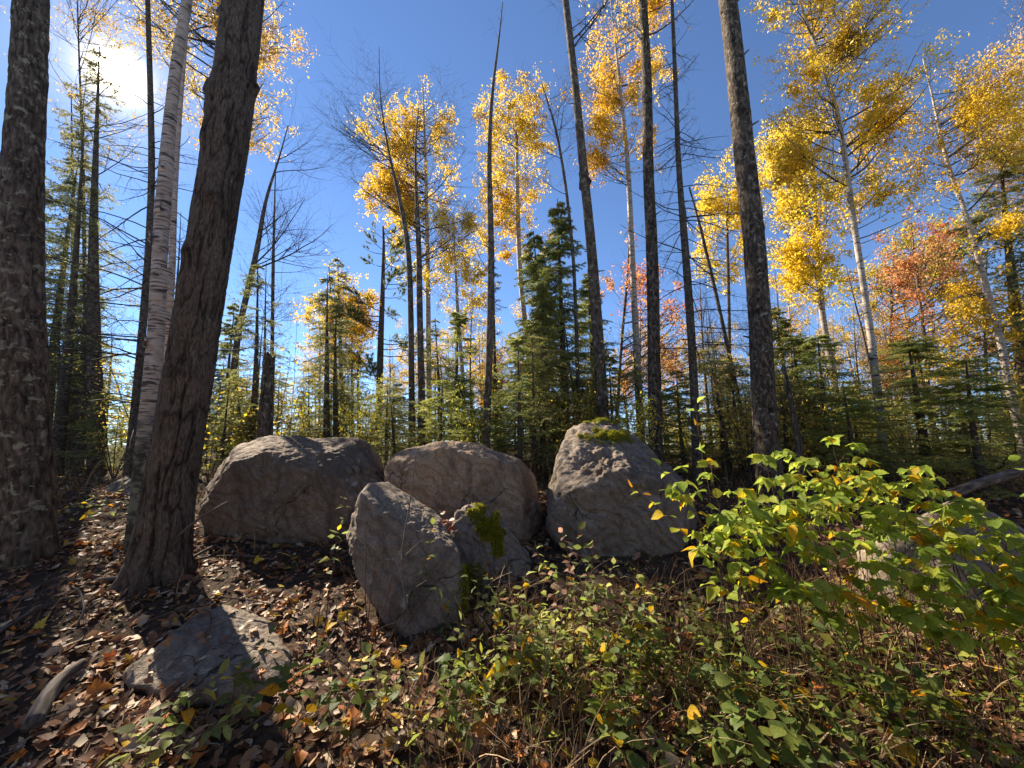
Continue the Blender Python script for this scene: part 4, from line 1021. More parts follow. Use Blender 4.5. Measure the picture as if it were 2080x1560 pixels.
conifer('spruce_a', 'spruce_tree', 'green spruce seen between the oak and the bare leaning tree', cx(455, 11.5), 11.5, (0.8, 0.8, 0.8), 1.9)
conifer('spruce_b', 'spruce_tree', 'dark spruce close behind the lichened trunk', cx(40, 10.0), 10.0, (1.1, 1.1, 1.12), 4.2)
conifer('fir_b', 'fir_sapling', 'low fir filling the gap behind the tall spruce trunk', cx(215, 8.6), 8.6, (0.8, 0.8, 0.45), 1.7)
conifer('fir_b', 'fir_sapling', 'dense green fir right of the thin grey snag', cx(1690, 8.3), 8.3, (1.25, 1.25, 0.74), 0.9)
conifer('fir_a', 'fir_sapling', 'broad low fir between the big aspen and the leaning birch', cx(1730, 7.0), 7.0, (1.1, 1.1, 0.62), 2.4)
conifer('fir_b', 'fir_sapling', 'wide dark green fir just right of the leaning white birch', cx(1880, 7.2), 7.2, (1.45, 1.45, 0.66), 5.1)
conifer('fir_a', 'fir_sapling', 'low spreading fir behind the fallen mossy log', cx(1985, 6.4), 6.4, (1.3, 1.3, 0.75), 0.3)
conifer('spruce_a', 'spruce_tree', 'young spruce with bright tip by the thin grey snag', cx(1625, 9.6), 9.6, (0.8, 0.8, 0.66), 0.7)
conifer('spruce_b', 'spruce_tree', 'grey-green evergreen closing the woods beside the leaning birch', cx(2110, 9.0), 9.0, (1.5, 1.5, 1.05), 1.1)
conifer('spruce_thin', 'spruce_tree', 'thin dark spruce spire behind the crooked bare pole', cx(1012, 10.2), 10.2, (0.55, 0.55, 0.62), 2.2)

ZONES = [(110, 'beyond the lichened trunk'), (300, 'between the lichened trunk and paper birch'), (480, 'behind the furrowed oak'), (780, 'behind the pink boulder'), (1090, 'behind the tan boulder'),
         (1350, 'behind the peaked boulder'), (1600, 'around the big aspen'), (1800, 'between big aspen and leaning white birch'), (9999, 'beyond the leaning white birch')]
def zone(px): return next(z for x, z in ZONES if px < x)
# the crowd of conifers further back
rngb = np.random.default_rng(77)
def crowd(n, kinds, yr, xr_px, sc, label, name, group, pstretch=(0.8, 1.2), avoid=()):
    done = 0; tries = 0
    while done < n and tries < n * 20:
        tries += 1
        y = yr[0] + (yr[1] - yr[0]) * rngb.random(); px = rngb.uniform(*xr_px)
        if any(a <= px <= b for a, b in avoid): continue
        s = rngb.uniform(*sc)
        conifer(kinds[rngb.integers(len(kinds))], name, label + ' ' + zone(px), cx(px, y), y, (s, s, s * rngb.uniform(*pstretch)), rngb.uniform(0, 6.28), group + ' ' + zone(px)); done += 1
crowd(14, ['spruce_a', 'spruce_c', 'spruce_thin'], (9.5, 18), (-120, 420), (0.55, 0.85), 'spruce in the dark stand', 'spruce_tree', 'spruces of the dark stand', (0.85, 1.15))
crowd(40, ['fir_a', 'fir_b', 'fir_c', 'fir_c', 'spruce_c'], (7.5, 16), (430, 1420), (0.65, 1.05), 'small fir in the green understory', 'fir_sapling', 'small firs of the understory', (0.6, 1.0))
crowd(26, ['fir_a', 'fir_b', 'fir_c', 'fir_c'], (8.5, 14), (1430, 2250), (0.8, 1.2), 'broad fir in the thick understory', 'fir_sapling', 'firs of the thick understory', (0.6, 0.85))
crowd(52, ['spruce_a', 'spruce_b', 'spruce_c', 'fir_b'], (14, 30), (-200, 2300), (0.55, 0.9), 'distant spruce far back', 'spruce_tree', 'distant spruces', (0.7, 1.0))
crowd(56, ['spruce_a', 'fir_b'], (28, 60), (-200, 2300), (0.7, 1.2), 'far-off conifer on the horizon', 'conifer_tree', 'far-off conifers', (0.6, 0.95))

# pine with tufted flat boughs
def pine(label, pts, D, seed):
    rng = np.random.default_rng(seed)
    path, rad = px_path(pts, D)
    base = np.array((path[0, 0], path[0, 1], float(ground(path[0, 0], path[0, 1]))))
    root = thing('pine_tree', label, 'tree', base)
    V, F, bk, tint, p, r = trunk_surface(path, rad, 60, 12, None, 0.2, 0.2, 4, seed)
    link('trunk', mesh_np('trunk', V - base, F, MAT['spruce_bark'], True, tint=np.repeat(tint[:, None], 3, 1), bark=bk), root)
    H0, H1 = base[2] + 2.2, p[-1, 2]
    n = 34; z = H0 + (H1 - H0) * np.linspace(0, 1, n) ** 0.8
    a = rng.uniform(0, 6.28, n); L = (1.9 - 1.2 * (z - H0) / (H1 - H0)) * rng.uniform(0.6, 1.1, n)
    p0 = np.stack([np.interp(z, p[:, 2], p[:, c]) for c in range(3)], -1)
    tg = p0 + np.stack([np.cos(a) * L, np.sin(a) * L, 0.18 * L + rng.normal(0, 0.1, n)], -1)
    t = np.linspace(0, 1, 6)[None, :, None]
    P1 = p0[:, None] * (1 - t) + tg[:, None] * t + np.array((0, 0, -0.12)) * (t * (1 - t)) * L[:, None, None] * 3
    R1 = (0.008 + 0.008 * L)[:, None] * np.linspace(1, 0.35, 6)[None]
    P2, R2 = grow(rng, P1, R1, 420, (0.35, 1.0), 0.45, (20, 55), 3, 0.12, 0.12)
    bt = join([tubes(P1, R1, 5), tubes(P2, R2, 3)])
    link('branches', mesh_np('branches', bt[0] - base, bt[1], MAT['twig'], True), root)
    k = 32000; i = rng.integers(0, len(P2), k); q, tn, _ = sample(P2, R2, i, rng.uniform(0.4, 1, k))
    d = norm(tn + rng.normal(0, 0.65, (k, 3)) + np.array((0, 0, 0.25))); w = norm(np.cross(d, rng.normal(size=(k, 3)))); ln = (0.11 * rng.uniform(0.6, 1.2, k))[:, None]
    V = np.stack([q - w * 0.0045, q + w * 0.0045, q + d * ln], 1).reshape(-1, 3)
    c = np.array((0.10, 0.125, 0.045)) * rng.uniform(0.6, 1.5, (k, 1))
    link('crown', mesh_np('crown', V - base, np.arange(3 * k).reshape(-1, 3), MAT['needle'], tint=np.repeat(c, 3, 0)), root)
pine('dark pine with flat tufted boughs behind the bare maples', [(768, 905, 16), (770, 830, 15), (773, 700, 13), (777, 600, 10), (780, 480, 5), (778, 460, 3)], 12.5, 61)

# slender bare and half-bare trees filling the woods
def slender_proto(H, seed, nleaf, pal, bark, leaf=0.06):
    rng = np.random.default_rng(seed)
    path = np.array([(0.25 * math.sin(1.7 * t + seed) * t, 0.2 * math.sin(2.3 * t + seed * 2) * t, -0.1 + (H + 0.1) * t) for t in np.linspace(0, 1, 12)])
    rad = np.linspace(0.011 * H, 0.006, 12)
    V, F, bk, tint, p, r = trunk_surface(path, rad, 40, 9, None, 0.2, 0.2, 4, seed)
    trunk = mesh_np('trunk', V, F, MAT[bark], True, tint=np.repeat(tint[:, None], 3, 1), bark=bk)
    e = (np.array((0, 0, H * 0.72)), np.array((H * 0.14, H * 0.14, H * 0.30)))
    P1, R1 = primaries(rng, p, r, in_ell(rng, e, 26), 1.1)
    P2, R2 = grow(rng, P1, R1, 130, (0.2, 1), 0.9, (25, 60), 4, 0.06, 0.15, rmin=0.004)
    P3, R3 = grow(rng, P2, R2, 500, (0.1, 1), 0.45, (25, 65), 3, 0.04, 0.18, rmin=0.0035)
    bt = join([tubes(P1, R1, 5), tubes(P2, R2, 3), tubes(P3, R3, 3)])
    out = [('trunk', trunk), ('branches', mesh_np('branches', bt[0], bt[1], MAT['twig'], True))]
    if nleaf:
        i = rng.integers(0, len(P3), nleaf); q, _, _ = sample(P3, R3, i, rng.random(nleaf))
        V, F, c = leaf_quads(rng, q + rng.normal(0, 0.06, q.shape), leaf, pal, 0.35, 0.8, seed)
        out.append(('crown', mesh_np('crown', V, F, MAT['leaf_tint'], tint=c)))
    return out
SL = [slender_proto(9, 1, 0, None, 'grey'), slender_proto(8, 2, 500, GOLD, 'grey'), slender_proto(10, 3, 4500, GOLD, 'birch_far', 0.07), slender_proto(7.5, 4, 3500, [(0.42, 0.12, 0.03), (0.48, 0.2, 0.03), (0.52, 0.3, 0.04), (0.5, 0.36, 0.06)], 'grey', 0.075)]
SLN = [('bare_tree', 'slender bare tree', 'slender bare trees'),
       ('bare_tree', 'slender tree with last golden leaves', 'slender trees with last leaves'),
       ('golden_birch', 'distant golden-crowned pale birch', 'distant golden birches'),
       ('red_maple', 'distant rusty orange young maple', 'distant rusty maples')]
def slender(k, n, yr, xr, sc, avoid=()):
    for _ in range(n):
        y = rngb.uniform(*yr); px = rngb.uniform(*xr)
        if any(a <= px <= b for a, b in avoid): continue
        x = cx(px, y); s = rngb.uniform(*sc)
        o = thing(SLN[k][0], SLN[k][1] + ' ' + zone(px), 'bush' if k > 3 else 'tree', (x, y, float(ground(x, y))), SLN[k][2] + ' ' + zone(px))
        o.rotation_euler = lean_rot(x, y, rngb.uniform(0, 6.28)); o.scale = (s, s, s * rngb.uniform(0.85, 1.1))
        for nm, me in SL[k]: link(nm, me, o)
def brush_proto(H, seed, nleaf, pal, leaf):
    rng = np.random.default_rng(seed)
    m = 7; t = np.linspace(0, 1, 7)[None, :, None]
    tip = np.stack([rng.normal(0, 0.22 * H, m), rng.normal(0, 0.22 * H, m), H * rng.uniform(0.6, 1.0, m)], -1)
    P1 = np.array((0, 0, -0.05)) + tip[:, None] * t * np.array((1, 1, 1)) + np.cumsum(rng.normal(0, 0.02, (m, 7, 3)), axis=1) * (t > 0)
    R1 = np.full((m, 7), 0.012) * np.linspace(1, 0.3, 7)[None]
    P2, R2 = grow(rng, P1, R1, 90, (0.2, 1), 0.7, (25, 60), 4, 0.06, 0.15, rmin=0.003)
    P3, R3 = grow(rng, P2, R2, 420, (0.1, 1), 0.35, (25, 65), 3, 0.04, 0.18, rmin=0.0025)
    bt = join([tubes(P1, R1, 5), tubes(P2, R2, 3), tubes(P3, R3, 3)])
    i = rng.integers(0, len(P3), nleaf); q, _, _ = sample(P3, R3, i, rng.random(nleaf))
    V, F, c = leaf_quads(rng, q + rng.normal(0, 0.05, q.shape), leaf, pal, 0.6, 0.8, seed)
    return [('stems', mesh_np('stems', bt[0], bt[1], MAT['twig'], True)), ('foliage', mesh_np('foliage', V, F, MAT['leaf_tint'], tint=c))]
SL += [brush_proto(2.6, 71, 2200, PALEGREEN, 0.055), brush_proto(3.2, 72, 900, [(0.3, 0.2, 0.08), (0.42, 0.3, 0.06), (0.5, 0.36, 0.05), (0.36, 0.28, 0.1)], 0.055)]
SLN += [('hazel_bush', 'green-yellow hazel bush', 'hazel bushes'), ('thin_bush', 'thin brown bush with few yellow leaves', 'thin brown bushes')]
slender(4, 26, (6.6, 15), (430, 2200), (0.6, 1.0))
slender(5, 40, (6.6, 18), (120, 2200), (0.6, 1.1))
slender(1, 16, (11, 20), (560, 2100), (0.6, 0.82))
slender(2, 8, (13, 20), (560, 1500), (0.5, 0.66))
slender(0, 46, (10, 26), (420, 2250), (0.45, 0.72))
slender(1, 20, (11, 26), (-100, 2250), (0.5, 0.75))
slender(0, 8, (8.5, 14), (-60, 420), (0.6, 0.9))
slender(2, 14, (12, 24), (560, 1450), (0.42, 0.66))
slender(1, 16, (10, 20), (560, 1450), (0.4, 0.62))
slender(2, 8, (15, 30), (1480, 2250), (0.7, 1.0))
slender(3, 7, (13, 26), (1000, 1480), (0.5, 0.7))
slender(3, 6, (12, 26), (1700, 2250), (0.5, 0.75))

# unseen woods added behind the camera: they block blue sky, bounce warm light
for i in range(46):
    a = -math.pi * (0.03 + 0.94 * (i + 0.5 * rngb.random()) / 46.5); R_ = rngb.uniform(5.0, 11.0)
    x, y = R_ * math.cos(a) * 1.3, R_ * math.sin(a) - 0.5
    if i % 3 == 2:
        conifer(('fir_b', 'spruce_a')[i % 2], 'spruce_tree', 'spruce in the added woods facing the boulders', x, y, (1.3, 1.3, 1.0), rngb.uniform(0, 6.28), 'added spruces facing the boulders')
    else:
        k = 2 + (i % 2); o = thing(SLN[k][0], ('golden birch in the added woods facing the boulders', 'rusty maple in the added woods facing the boulders')[k - 2], 'tree', (x, y, float(ground(x, y))), ('added golden birches facing the boulders', 'added rusty maples facing the boulders')[k - 2])
        o.rotation_euler = (0, 0, rngb.uniform(0, 6.28)); s = rngb.uniform(0.75, 1.0); o.scale = (s * 1.4, s * 1.4, s * 0.85)
        for nm, me in SL[k]: link(nm, me, o)

# and they go on to both sides
for i in range(44):
    sd = -1 if i % 2 else 1
    a = math.radians(rngb.uniform(56, 100)); R_ = rngb.uniform(8.5, 24)
    x, y = sd * R_ * math.sin(a), R_ * math.cos(a) + 1.0
    lab = 'beyond the lichened trunk along the added gravel road' if sd < 0 else 'beyond the blunt boulder along the added gravel road'
    if i % 4 < 2:
        conifer(('spruce_a', 'fir_b', 'spruce_c', 'fir_c')[(i // 4) % 4], 'spruce_tree', 'young spruce ' + lab, x, y, (1.0, 1.0, 0.75), rngb.uniform(0, 6.28), 'young spruces ' + lab)
    else:
        k = 4 if i % 8 < 4 else 5
        o = thing(SLN[k][0], ('hazel bush ' if k == 4 else 'thin brown bush ') + lab, 'bush', (x, y, float(ground(x, y))), ('hazel bushes ' if k == 4 else 'thin brown bushes ') + lab)
        o.rotation_euler = (0, 0, rngb.uniform(0, 6.28)); o.scale = (1.2, 1.2, 1.0)
        for nm, me in SL[k]: link(nm, me, o)

# ------------------------------------------------------------------ forest floor: where a line of sight meets the ground
def hit(px, py):
    a = np.array((0, 0, CAMZ)); d = P(px, py, 1.0) - a
    lo, hi = 0.8, 40.0
    ts = np.linspace(lo, hi, 800); q = a[None] + d[None] * ts[:, None]
    under = np.where(q[:, 2] < ground(q[:, 0], q[:, 1]))[0]
    return q[under[0]] if len(under) else q[-1]

# height of the low stones, so leaves can lie on them
CELL = 0.03
_top = {}
for V_, F_ in ROCK_SURF[6:11]:
    for x_, y_, z_ in V_:
        k_ = (int(x_ // CELL), int(y_ // CELL)); _top[k_] = max(_top.get(k_, -9), z_)
_big = set()
for V_, F_ in ROCK_SURF[:6]:
    for x_, y_, z_ in V_[V_[:, 2] < ground(V_[:, 0], V_[:, 1]) + 0.12]: _big.add((int(x_ // 0.06), int(y_ // 0.06)))
def floor_z(x, y):
    return max(float(ground(x, y)), _top.get((int(x // CELL), int(y // CELL)), -9))

# ------------------------------------------------------------------ leaf shapes (length 1 along +Y, petiole at the origin)
def leaf_mesh(name, prof, pet, mat, fold=0.16, curl=0.12, twist=0.0, wave=0.0):
    V = [(-0.010, 0, 0), (0.010, 0, 0), (0.010, pet, 0.0), (-0.010, pet, 0.0)]; F = [(0, 1, 2, 3)]
    n = len(prof)
    for i, (t, w) in enumerate(prof):
        y = pet + t * (1 - pet); z = -curl * t * t
        tw = twist * t; wv = wave * math.sin(i * 2.1)
        V += [(-w * math.cos(tw), y, z + fold * w + wv - w * math.sin(tw)), (0, y, z), (w * math.cos(tw), y, z + fold * w - wv + w * math.sin(tw))]
    for i in range(n - 1):
        a = 4 + i * 3; b = a + 3
        F += [(a, a + 1, b + 1, b), (a + 1, a + 2, b + 2, b + 1)]
    return mesh_np(name, np.array(V), np.array(F), mat, True)

def maple_mesh(name, mat, pet=0.25, curl=0.1, seed=0):
    rng = np.random.default_rng(seed)
    half = [(0.0, 0.0), (0.16, -0.04), (0.30, 0.02), (0.24, 0.10), (0.46, 0.16), (0.50, 0.30), (0.38, 0.30), (0.47, 0.46), (0.33, 0.44), (0.19, 0.46), (0.26, 0.60), (0.15, 0.62), (0.12, 0.78), (0.0, 1.0)]
    pts = half + [(-x, y) for x, y in half[-2:0:-1]]
    pts = np.array([(x, y) for x, y in pts]) * (1 - pet * 0.5)
    z = curl * (np.abs(pts[:, 0]) * 1.0 - pts[:, 1] ** 2 * 0.6) + rng.normal(0, 0.03, len(pts))
    V = [(-0.008, -pet, -0.05), (0.008, -pet, -0.05), (0.008, 0, 0), (-0.008, 0, 0), (0, 0.33, -0.02)] + [(p[0], p[1], q) for p, q in zip(pts, z)]
    F = np.array([(4, 5 + i, 5 + (i + 1) % len(pts)) for i in range(len(pts))])
    return mesh_np(name, np.array(V), [np.array([(0, 1, 2, 3)]), F], mat, True)

OV = [(0, 0.02), (0.15, 0.17), (0.35, 0.27), (0.55, 0.25), (0.75, 0.15), (0.9, 0.06), (1, 0.0)]
RD = [(0, 0.06), (0.12, 0.28), (0.32, 0.40), (0.55, 0.37), (0.78, 0.21), (0.92, 0.08), (1, 0.0)]
LN = [(0, 0.02), (0.2, 0.11), (0.42, 0.16), (0.65, 0.13), (0.85, 0.06), (1, 0.0)]
TOOTH = [(0, 0.03), (0.10, 0.18), (0.18, 0.20), (0.30, 0.31), (0.38, 0.27), (0.52, 0.31), (0.60, 0.21), (0.72, 0.19), (0.82, 0.09), (1, 0.0)]
def variants(nm, prof, pet, mat, n=6):
    return [leaf_mesh(nm, prof, pet, mat, fold=0.05 + 0.5 * k / n, curl=-0.05 + 0.7 * ((k * 2) % n) / n, twist=1.0 * (k - 1.5) / n, wave=0.018 * (k % 3)) for k in range(n)]
LF = {'ovate': variants('leaf', OV, 0.12, MAT['leaf_obj']), 'round': variants('leaf', RD, 0.22, MAT['leaf_obj']), 'lance': variants('leaf', LN, 0.08, MAT['leaf_obj']),
      'tooth': variants('leaf', TOOTH, 0.10, MAT['leaf_obj']), 'maple': [maple_mesh('leaf', MAT['leaf_obj'], 0.25, c, s) for s, c in enumerate((0.1, 0.35, -0.25))]}
FL = {'birch': [leaf_mesh('fallen_leaf', OV, 0.12, MAT['litter_obj'], 0.1 + 0.5 * k / 4, -0.3 + 0.25 * k, 0.5 * (k - 1.5), 0.02 * k) for k in range(4)],
      'round': [leaf_mesh('fallen_leaf', RD, 0.15, MAT['litter_obj'], 0.05 + 0.35 * k / 4, -0.25 + 0.2 * k, 0.4 * (k - 1.5), 0.02 * k) for k in range(4)],
      'maple': [maple_mesh('fallen_leaf', MAT['litter_obj'], 0.3, c, s + 9) for s, c in enumerate((0.15, 0.5, -0.35, 0.3))]}

def put_leaf(nm, me, parent, pos, d, up, size, col):
    o = bpy.data.objects.new(nm, me); COL.objects.link(o)
    if parent is not None: o.parent = parent
    d = d / np.linalg.norm(d); s = np.cross(d, up); s = s / (np.linalg.norm(s) + 1e-9); n = np.cross(s, d)
    m = Matrix(((s[0], d[0], n[0], 0), (s[1], d[1], n[1], 0), (s[2], d[2], n[2], 0), (0, 0, 0, 1)))
    o.rotation_euler = m.to_euler(); o.location = tuple(pos); o.scale = (size,) * 3
    o.color = (*np.clip(col, 0, 1), 1)
    return o

GREENY = [(0.17, 0.26, 0.04), (0.23, 0.32, 0.05), (0.29, 0.36, 0.055), (0.37, 0.38, 0.05)]
SHADEG = [(0.07, 0.115, 0.03), (0.10, 0.15, 0.04), (0.14, 0.19, 0.045), (0.19, 0.22, 0.05)]
PALEG = [(0.15, 0.20, 0.07), (0.19, 0.24, 0.08), (0.24, 0.27, 0.09), (0.33, 0.33, 0.10)]
LITTER = [(0.10, 0.055, 0.030), (0.17, 0.095, 0.05), (0.24, 0.15, 0.09), (0.34, 0.25, 0.17)]
def pick(rng, pal):
    q = rng.random() * (len(pal) - 1.001); i = int(q); f = q - i
    return (np.array(pal[i]) * (1 - f) + np.array(pal[i + 1]) * f) * rng.uniform(0.85, 1.15)

def leafy(name, label, cat, bpx, bD, tips, shape, size, pal, seed, style='pairs', nodes=6, stem_mat='twig_red', group=None, start=0.35, r=0.004, fan=5, shoots=4, shoot_len=0.22, droop=0.25, accent=None, acc_p=0.1, sag=0.0):
    """a plant: each tip (px, py, D) gets a stem from the common root, with its leaves as parts"""
    rng = np.random.default_rng(seed + 500)
    bx = (bpx - 1040) / FPX * bD * 1.05
    base = np.array((bx, bD, float(ground(bx, bD))))
    root = thing(name, label, cat, base, group)
    for ti, tip in enumerate(tips):
        tip = P(*tip) - base
        b0 = np.array((rng.normal(0, 0.03), rng.normal(0, 0.03), -0.03))
        ctrl = b0 * 0.5 + tip * np.array((0.25, 0.25, 0.62)) + np.array((0, 0, sag))
        t = np.linspace(0, 1, 12)[:, None]
        st = (1 - t) ** 2 * b0 + 2 * t * (1 - t) * ctrl + t ** 2 * tip
        st = st + np.cumsum(rng.normal(0, 0.006, st.shape), axis=0) * (t > 0)
        ln = np.linalg.norm(tip)
        polys = [(st[None], np.linspace(r, r * 0.35, 12)[None])]
        spots = []                                             # (pos, dir)
        S1, R1 = st[None], polys[0][1]
        if style == 'pairs':
            az = rng.uniform(0, 6.28)
            for k in range(nodes):
                tt = start + (1 - start) * (k + 0.5) / nodes
                p0, tn, _ = sample(S1, R1, np.array([0]), np.array([tt])); az += 1.57 + rng.normal(0, 0.25)
                for sgn in (1, -1):
                    if rng.random() < 0.1: continue
                    spots.append((p0[0], np.array((math.cos(az) * sgn, math.sin(az) * sgn, 0.15 - droop * rng.uniform(0.4, 1.6))) + 0.35 * tn[0], 1.05 - 0.35 * abs(2 * (k + 0.5) / nodes - 0.9)))
            spots.append((st[-1], st[-1] - st[-3] + np.array((0, 0, -0.02)), 0.9))
        else:
            ends = [(st[-1], norm(st[-1] - st[-3]))]
            for k in range(shoots):
                tt = rng.uniform(start, 0.93)
                p0, tn, _ = sample(S1, R1, np.array([0]), np.array([tt])); a = rng.uniform(0, 6.28)
                d = norm(tn[0] * 0.6 + np.array((math.cos(a), math.sin(a), 0.25)))
                L = shoot_len * rng.uniform(0.6, 1.3)
                u = np.linspace(0, 1, 5)[:, None]
                sh = p0[0] + d * L * u + np.array((0, 0, 0.12 * L)) * np.sin(u * 1.6)
                polys.append((sh[None], np.linspace(r * 0.5, r * 0.25, 5)[None])); ends.append((sh[-1], norm(sh[-1] - sh[-2])))
                if rng.random() < 0.7: spots.append((sh[2], np.cross(d, (0, 0, 1.0)) * rng.choice((-1, 1)) + np.array((0, 0, -droop)), 0.8))
            for (e, d) in ends:
                a0 = math.atan2(d[1], d[0]); m = fan + rng.integers(-1, 2)
                for j in range(m):
                    a = a0 + (j / max(1, m - 1) - 0.5) * 4.2 + rng.normal(0, 0.15)
                    spots.append((e, np.array((math.cos(a), math.sin(a), 0.05 - droop * rng.uniform(0.3, 1.8))), rng.uniform(0.75, 1.1)))
        groups = {}
        for Pq, Rq in polys: groups.setdefault(Pq.shape[1], []).append((Pq, Rq))
        bt = join([tubes(np.concatenate([g[0] for g in gs]), np.concatenate([g[1] for g in gs]), 5) for gs in groups.values()])
        link('stem', mesh_np('stem', bt[0], bt[1], MAT[stem_mat], True), root)
        vs = LF[shape]
        for (p0, d, k) in spots:
            c = pick(rng, accent if (accent is not None and rng.random() < acc_p) else pal)
            put_leaf('leaf', vs[rng.integers(len(vs))], root, p0, d + rng.normal(0, 0.1, 3), norm(np.array((0, 0, 1.0)) + rng.normal(0, 0.42, 3)), size * k * rng.uniform(0.65, 1.15), c)
    return root

YACC = [(0.55, 0.40, 0.02), (0.6, 0.38, 0.02), (0.55, 0.26, 0.02)]
# the yellow-green saplings on the right
sh = [
    (1450, 2.75, [(1445, 960, 2.6), (1385, 985, 2.5), (1500, 985, 2.8)], 'bushy yellow-green sapling next to the round-leaved aspen sapling'),
    (1560, 2.8, [(1545, 930, 2.8), (1600, 960, 2.7), (1480, 1035, 2.6)], 'yellow-green sapling in front of the big aspen trunk'),
    (1680, 2.9, [(1690, 880, 3.0), (1640, 945, 2.8), (1740, 935, 2.9)], 'tallest yellow-green sapling, rising under the thin grey snag'),
    (1640, 2.6, [(1600, 1025, 2.5), (1680, 1015, 2.5), (1560, 1065, 2.4)], 'yellow-green sapling with drooping leaf fans in the middle of the thicket'),
    (1760, 2.75, [(1790, 960, 2.75), (1730, 995, 2.6), (1830, 995, 2.7)], 'yellow-green sapling below the leaning white birch'),
    (1850, 2.7, [(1880, 985, 2.7), (1830, 1035, 2.5), (1920, 1025, 2.6)], 'yellow-green sapling in front of the blunt sunlit boulder'),
    (1990, 2.6, [(2010, 1055, 2.6), (1950, 1095, 2.4), (2060, 1085, 2.6)], 'yellow-green sapling at the end of the thicket beyond the blunt boulder'),
    (1750, 2.5, [(1720, 1095, 2.4), (1790, 1085, 2.4), (1670, 1115, 2.35)], 'low yellow-green sapling shading the foot of the blunt boulder'),
    (1900, 2.4, [(1850, 1135, 2.3), (1930, 1135, 2.3), (1990, 1165, 2.3)], 'spreading low sapling with dangling leaflets before the blunt boulder'),
    (1520, 2.5, [(1500, 1060, 2.45), (1570, 1050, 2.45), (1440, 1110, 2.4)], 'yellow-green sapling leaning over the round-leaved low sapling'),
    (1830, 2.45, [(1780, 1190, 2.3), (1850, 1230, 2.25), (1900, 1200, 2.3)], 'yellow-green sapling bending low toward the shaded raspberries'),
    (1680, 2.4, [(1640, 1200, 2.3), (1700, 1190, 2.3), (1600, 1170, 2.35)], 'yellow-green sapling low in the thicket over brown stems'),
    (2040, 2.4, [(2030, 1190, 2.35), (1990, 1250, 2.3), (2080, 1160, 2.4)], 'yellow-green sapling hanging before the far side of the blunt boulder'),
    (1620, 3.1, [(1610, 925, 3.1), (1560, 980, 3.0), (1660, 960, 3.1)], 'yellow-green sapling deep in the thicket under the big aspen'),
    (1800, 3.1, [(1770, 975, 3.1), (1850, 985, 3.1), (1900, 975, 3.1)], 'yellow-green sapling deep in the thicket under the white birch'),
]
for i, (bp, bd, tips, lab) in enumerate(sh):
    leafy('sapling', lab, 'sapling', bp, bd, tips, 'tooth' if i % 3 else 'ovate', 0.112, GREENY, 10 + i, 'fan', shoots=(7, 5, 6)[i % 3], fan=5, start=0.5, shoot_len=0.2, droop=0.45, group='yellow-green saplings of the thicket', accent=YACC, acc_p=0.10)
leafy('aspen_sapling', 'thin straight aspen sapling with a few round green and yellow leaves', 'sapling', 1425, 2.85, [(1419, 815, 2.75)], 'round', 0.105, GREENY, 30, 'pairs', nodes=9, start=0.45, droop=0.3, accent=YACC, acc_p=0.4, r=0.005, stem_mat='twig')
leafy('aspen_sapling', 'arching twig of toothed yellow-green leaves before the peaked boulder', 'sapling', 1480, 2.9, [(1290, 1000, 2.6), (1360, 960, 2.7)], 'round', 0.095, GREENY, 31, 'pairs', nodes=5, start=0.6, droop=0.5, accent=YACC, acc_p=0.35, r=0.004)
leafy('aspen_sapling', 'yellowing low sapling with round leaves hanging over dead grass', 'sapling', 1470, 2.5, [(1455, 1140, 2.35), (1500, 1120, 2.4), (1520, 1160, 2.3)], 'round', 0.085, GREENY, 32, 'pairs', nodes=5, start=0.45, droop=0.5, accent=YACC, acc_p=0.4)
leafy('aspen_sapling', 'lone leafy stem beside the fallen mossy log', 'sapling', 2075, 2.7, [(2055, 930, 2.7), (2085, 990, 2.6)], 'round', 0.11, GREENY, 33, 'pairs', nodes=4, start=0.6, droop=0.3)
# brambles before the peaked boulder
PINKG = [(0.24, 0.13, 0.11), (0.30, 0.19, 0.15), (0.26, 0.25, 0.12)]
for i, (bp, bd, tips, lab) in enumerate([
    (1150, 2.95, [(1130, 1085, 2.9), (1170, 1110, 2.85), (1100, 1120, 2.9)], 'bramble with pink-tinged leaves at the foot of the peaked boulder'),
    (1200, 2.8, [(1215, 1105, 2.8), (1180, 1165, 2.7), (1250, 1150, 2.75)], 'pale green bramble with toothed leaves beside the pink-tinged one'),
    (1040, 2.85, [(985, 1160, 2.75), (950, 1160, 2.75), (1060, 1180, 2.8)], 'bramble shoot with drooping pointed leaves against the mossy boulder'),
    (1290, 2.75, [(1300, 1165, 2.7), (1260, 1200, 2.65), (1330, 1190, 2.7)], 'bramble with bright leaf tips between peaked boulder and aspen saplings'),
    (1110, 2.6, [(1080, 1230, 2.5), (1140, 1230, 2.5), (1190, 1250, 2.5)], 'green bramble over the dark dead stems')]):
    leafy('bramble', lab, 'bramble', bp, bd, tips, 'tooth', 0.085, PALEG, 40 + i, 'pairs', nodes=6, start=0.35, droop=0.4, accent=PINKG if i < 2 else YACC, acc_p=(0.75, 0.2, 0.15, 0.15, 0.1)[i])
leafy('bramble', 'small green shoot rising left of the wedge boulder', 'bramble', 705, 3.05, [(705, 1020, 3.1), (690, 1080, 3.0)], 'ovate', 0.085, PALEG, 47, 'pairs', nodes=4, start=0.55, droop=0.4, accent=YACC, acc_p=0.15)
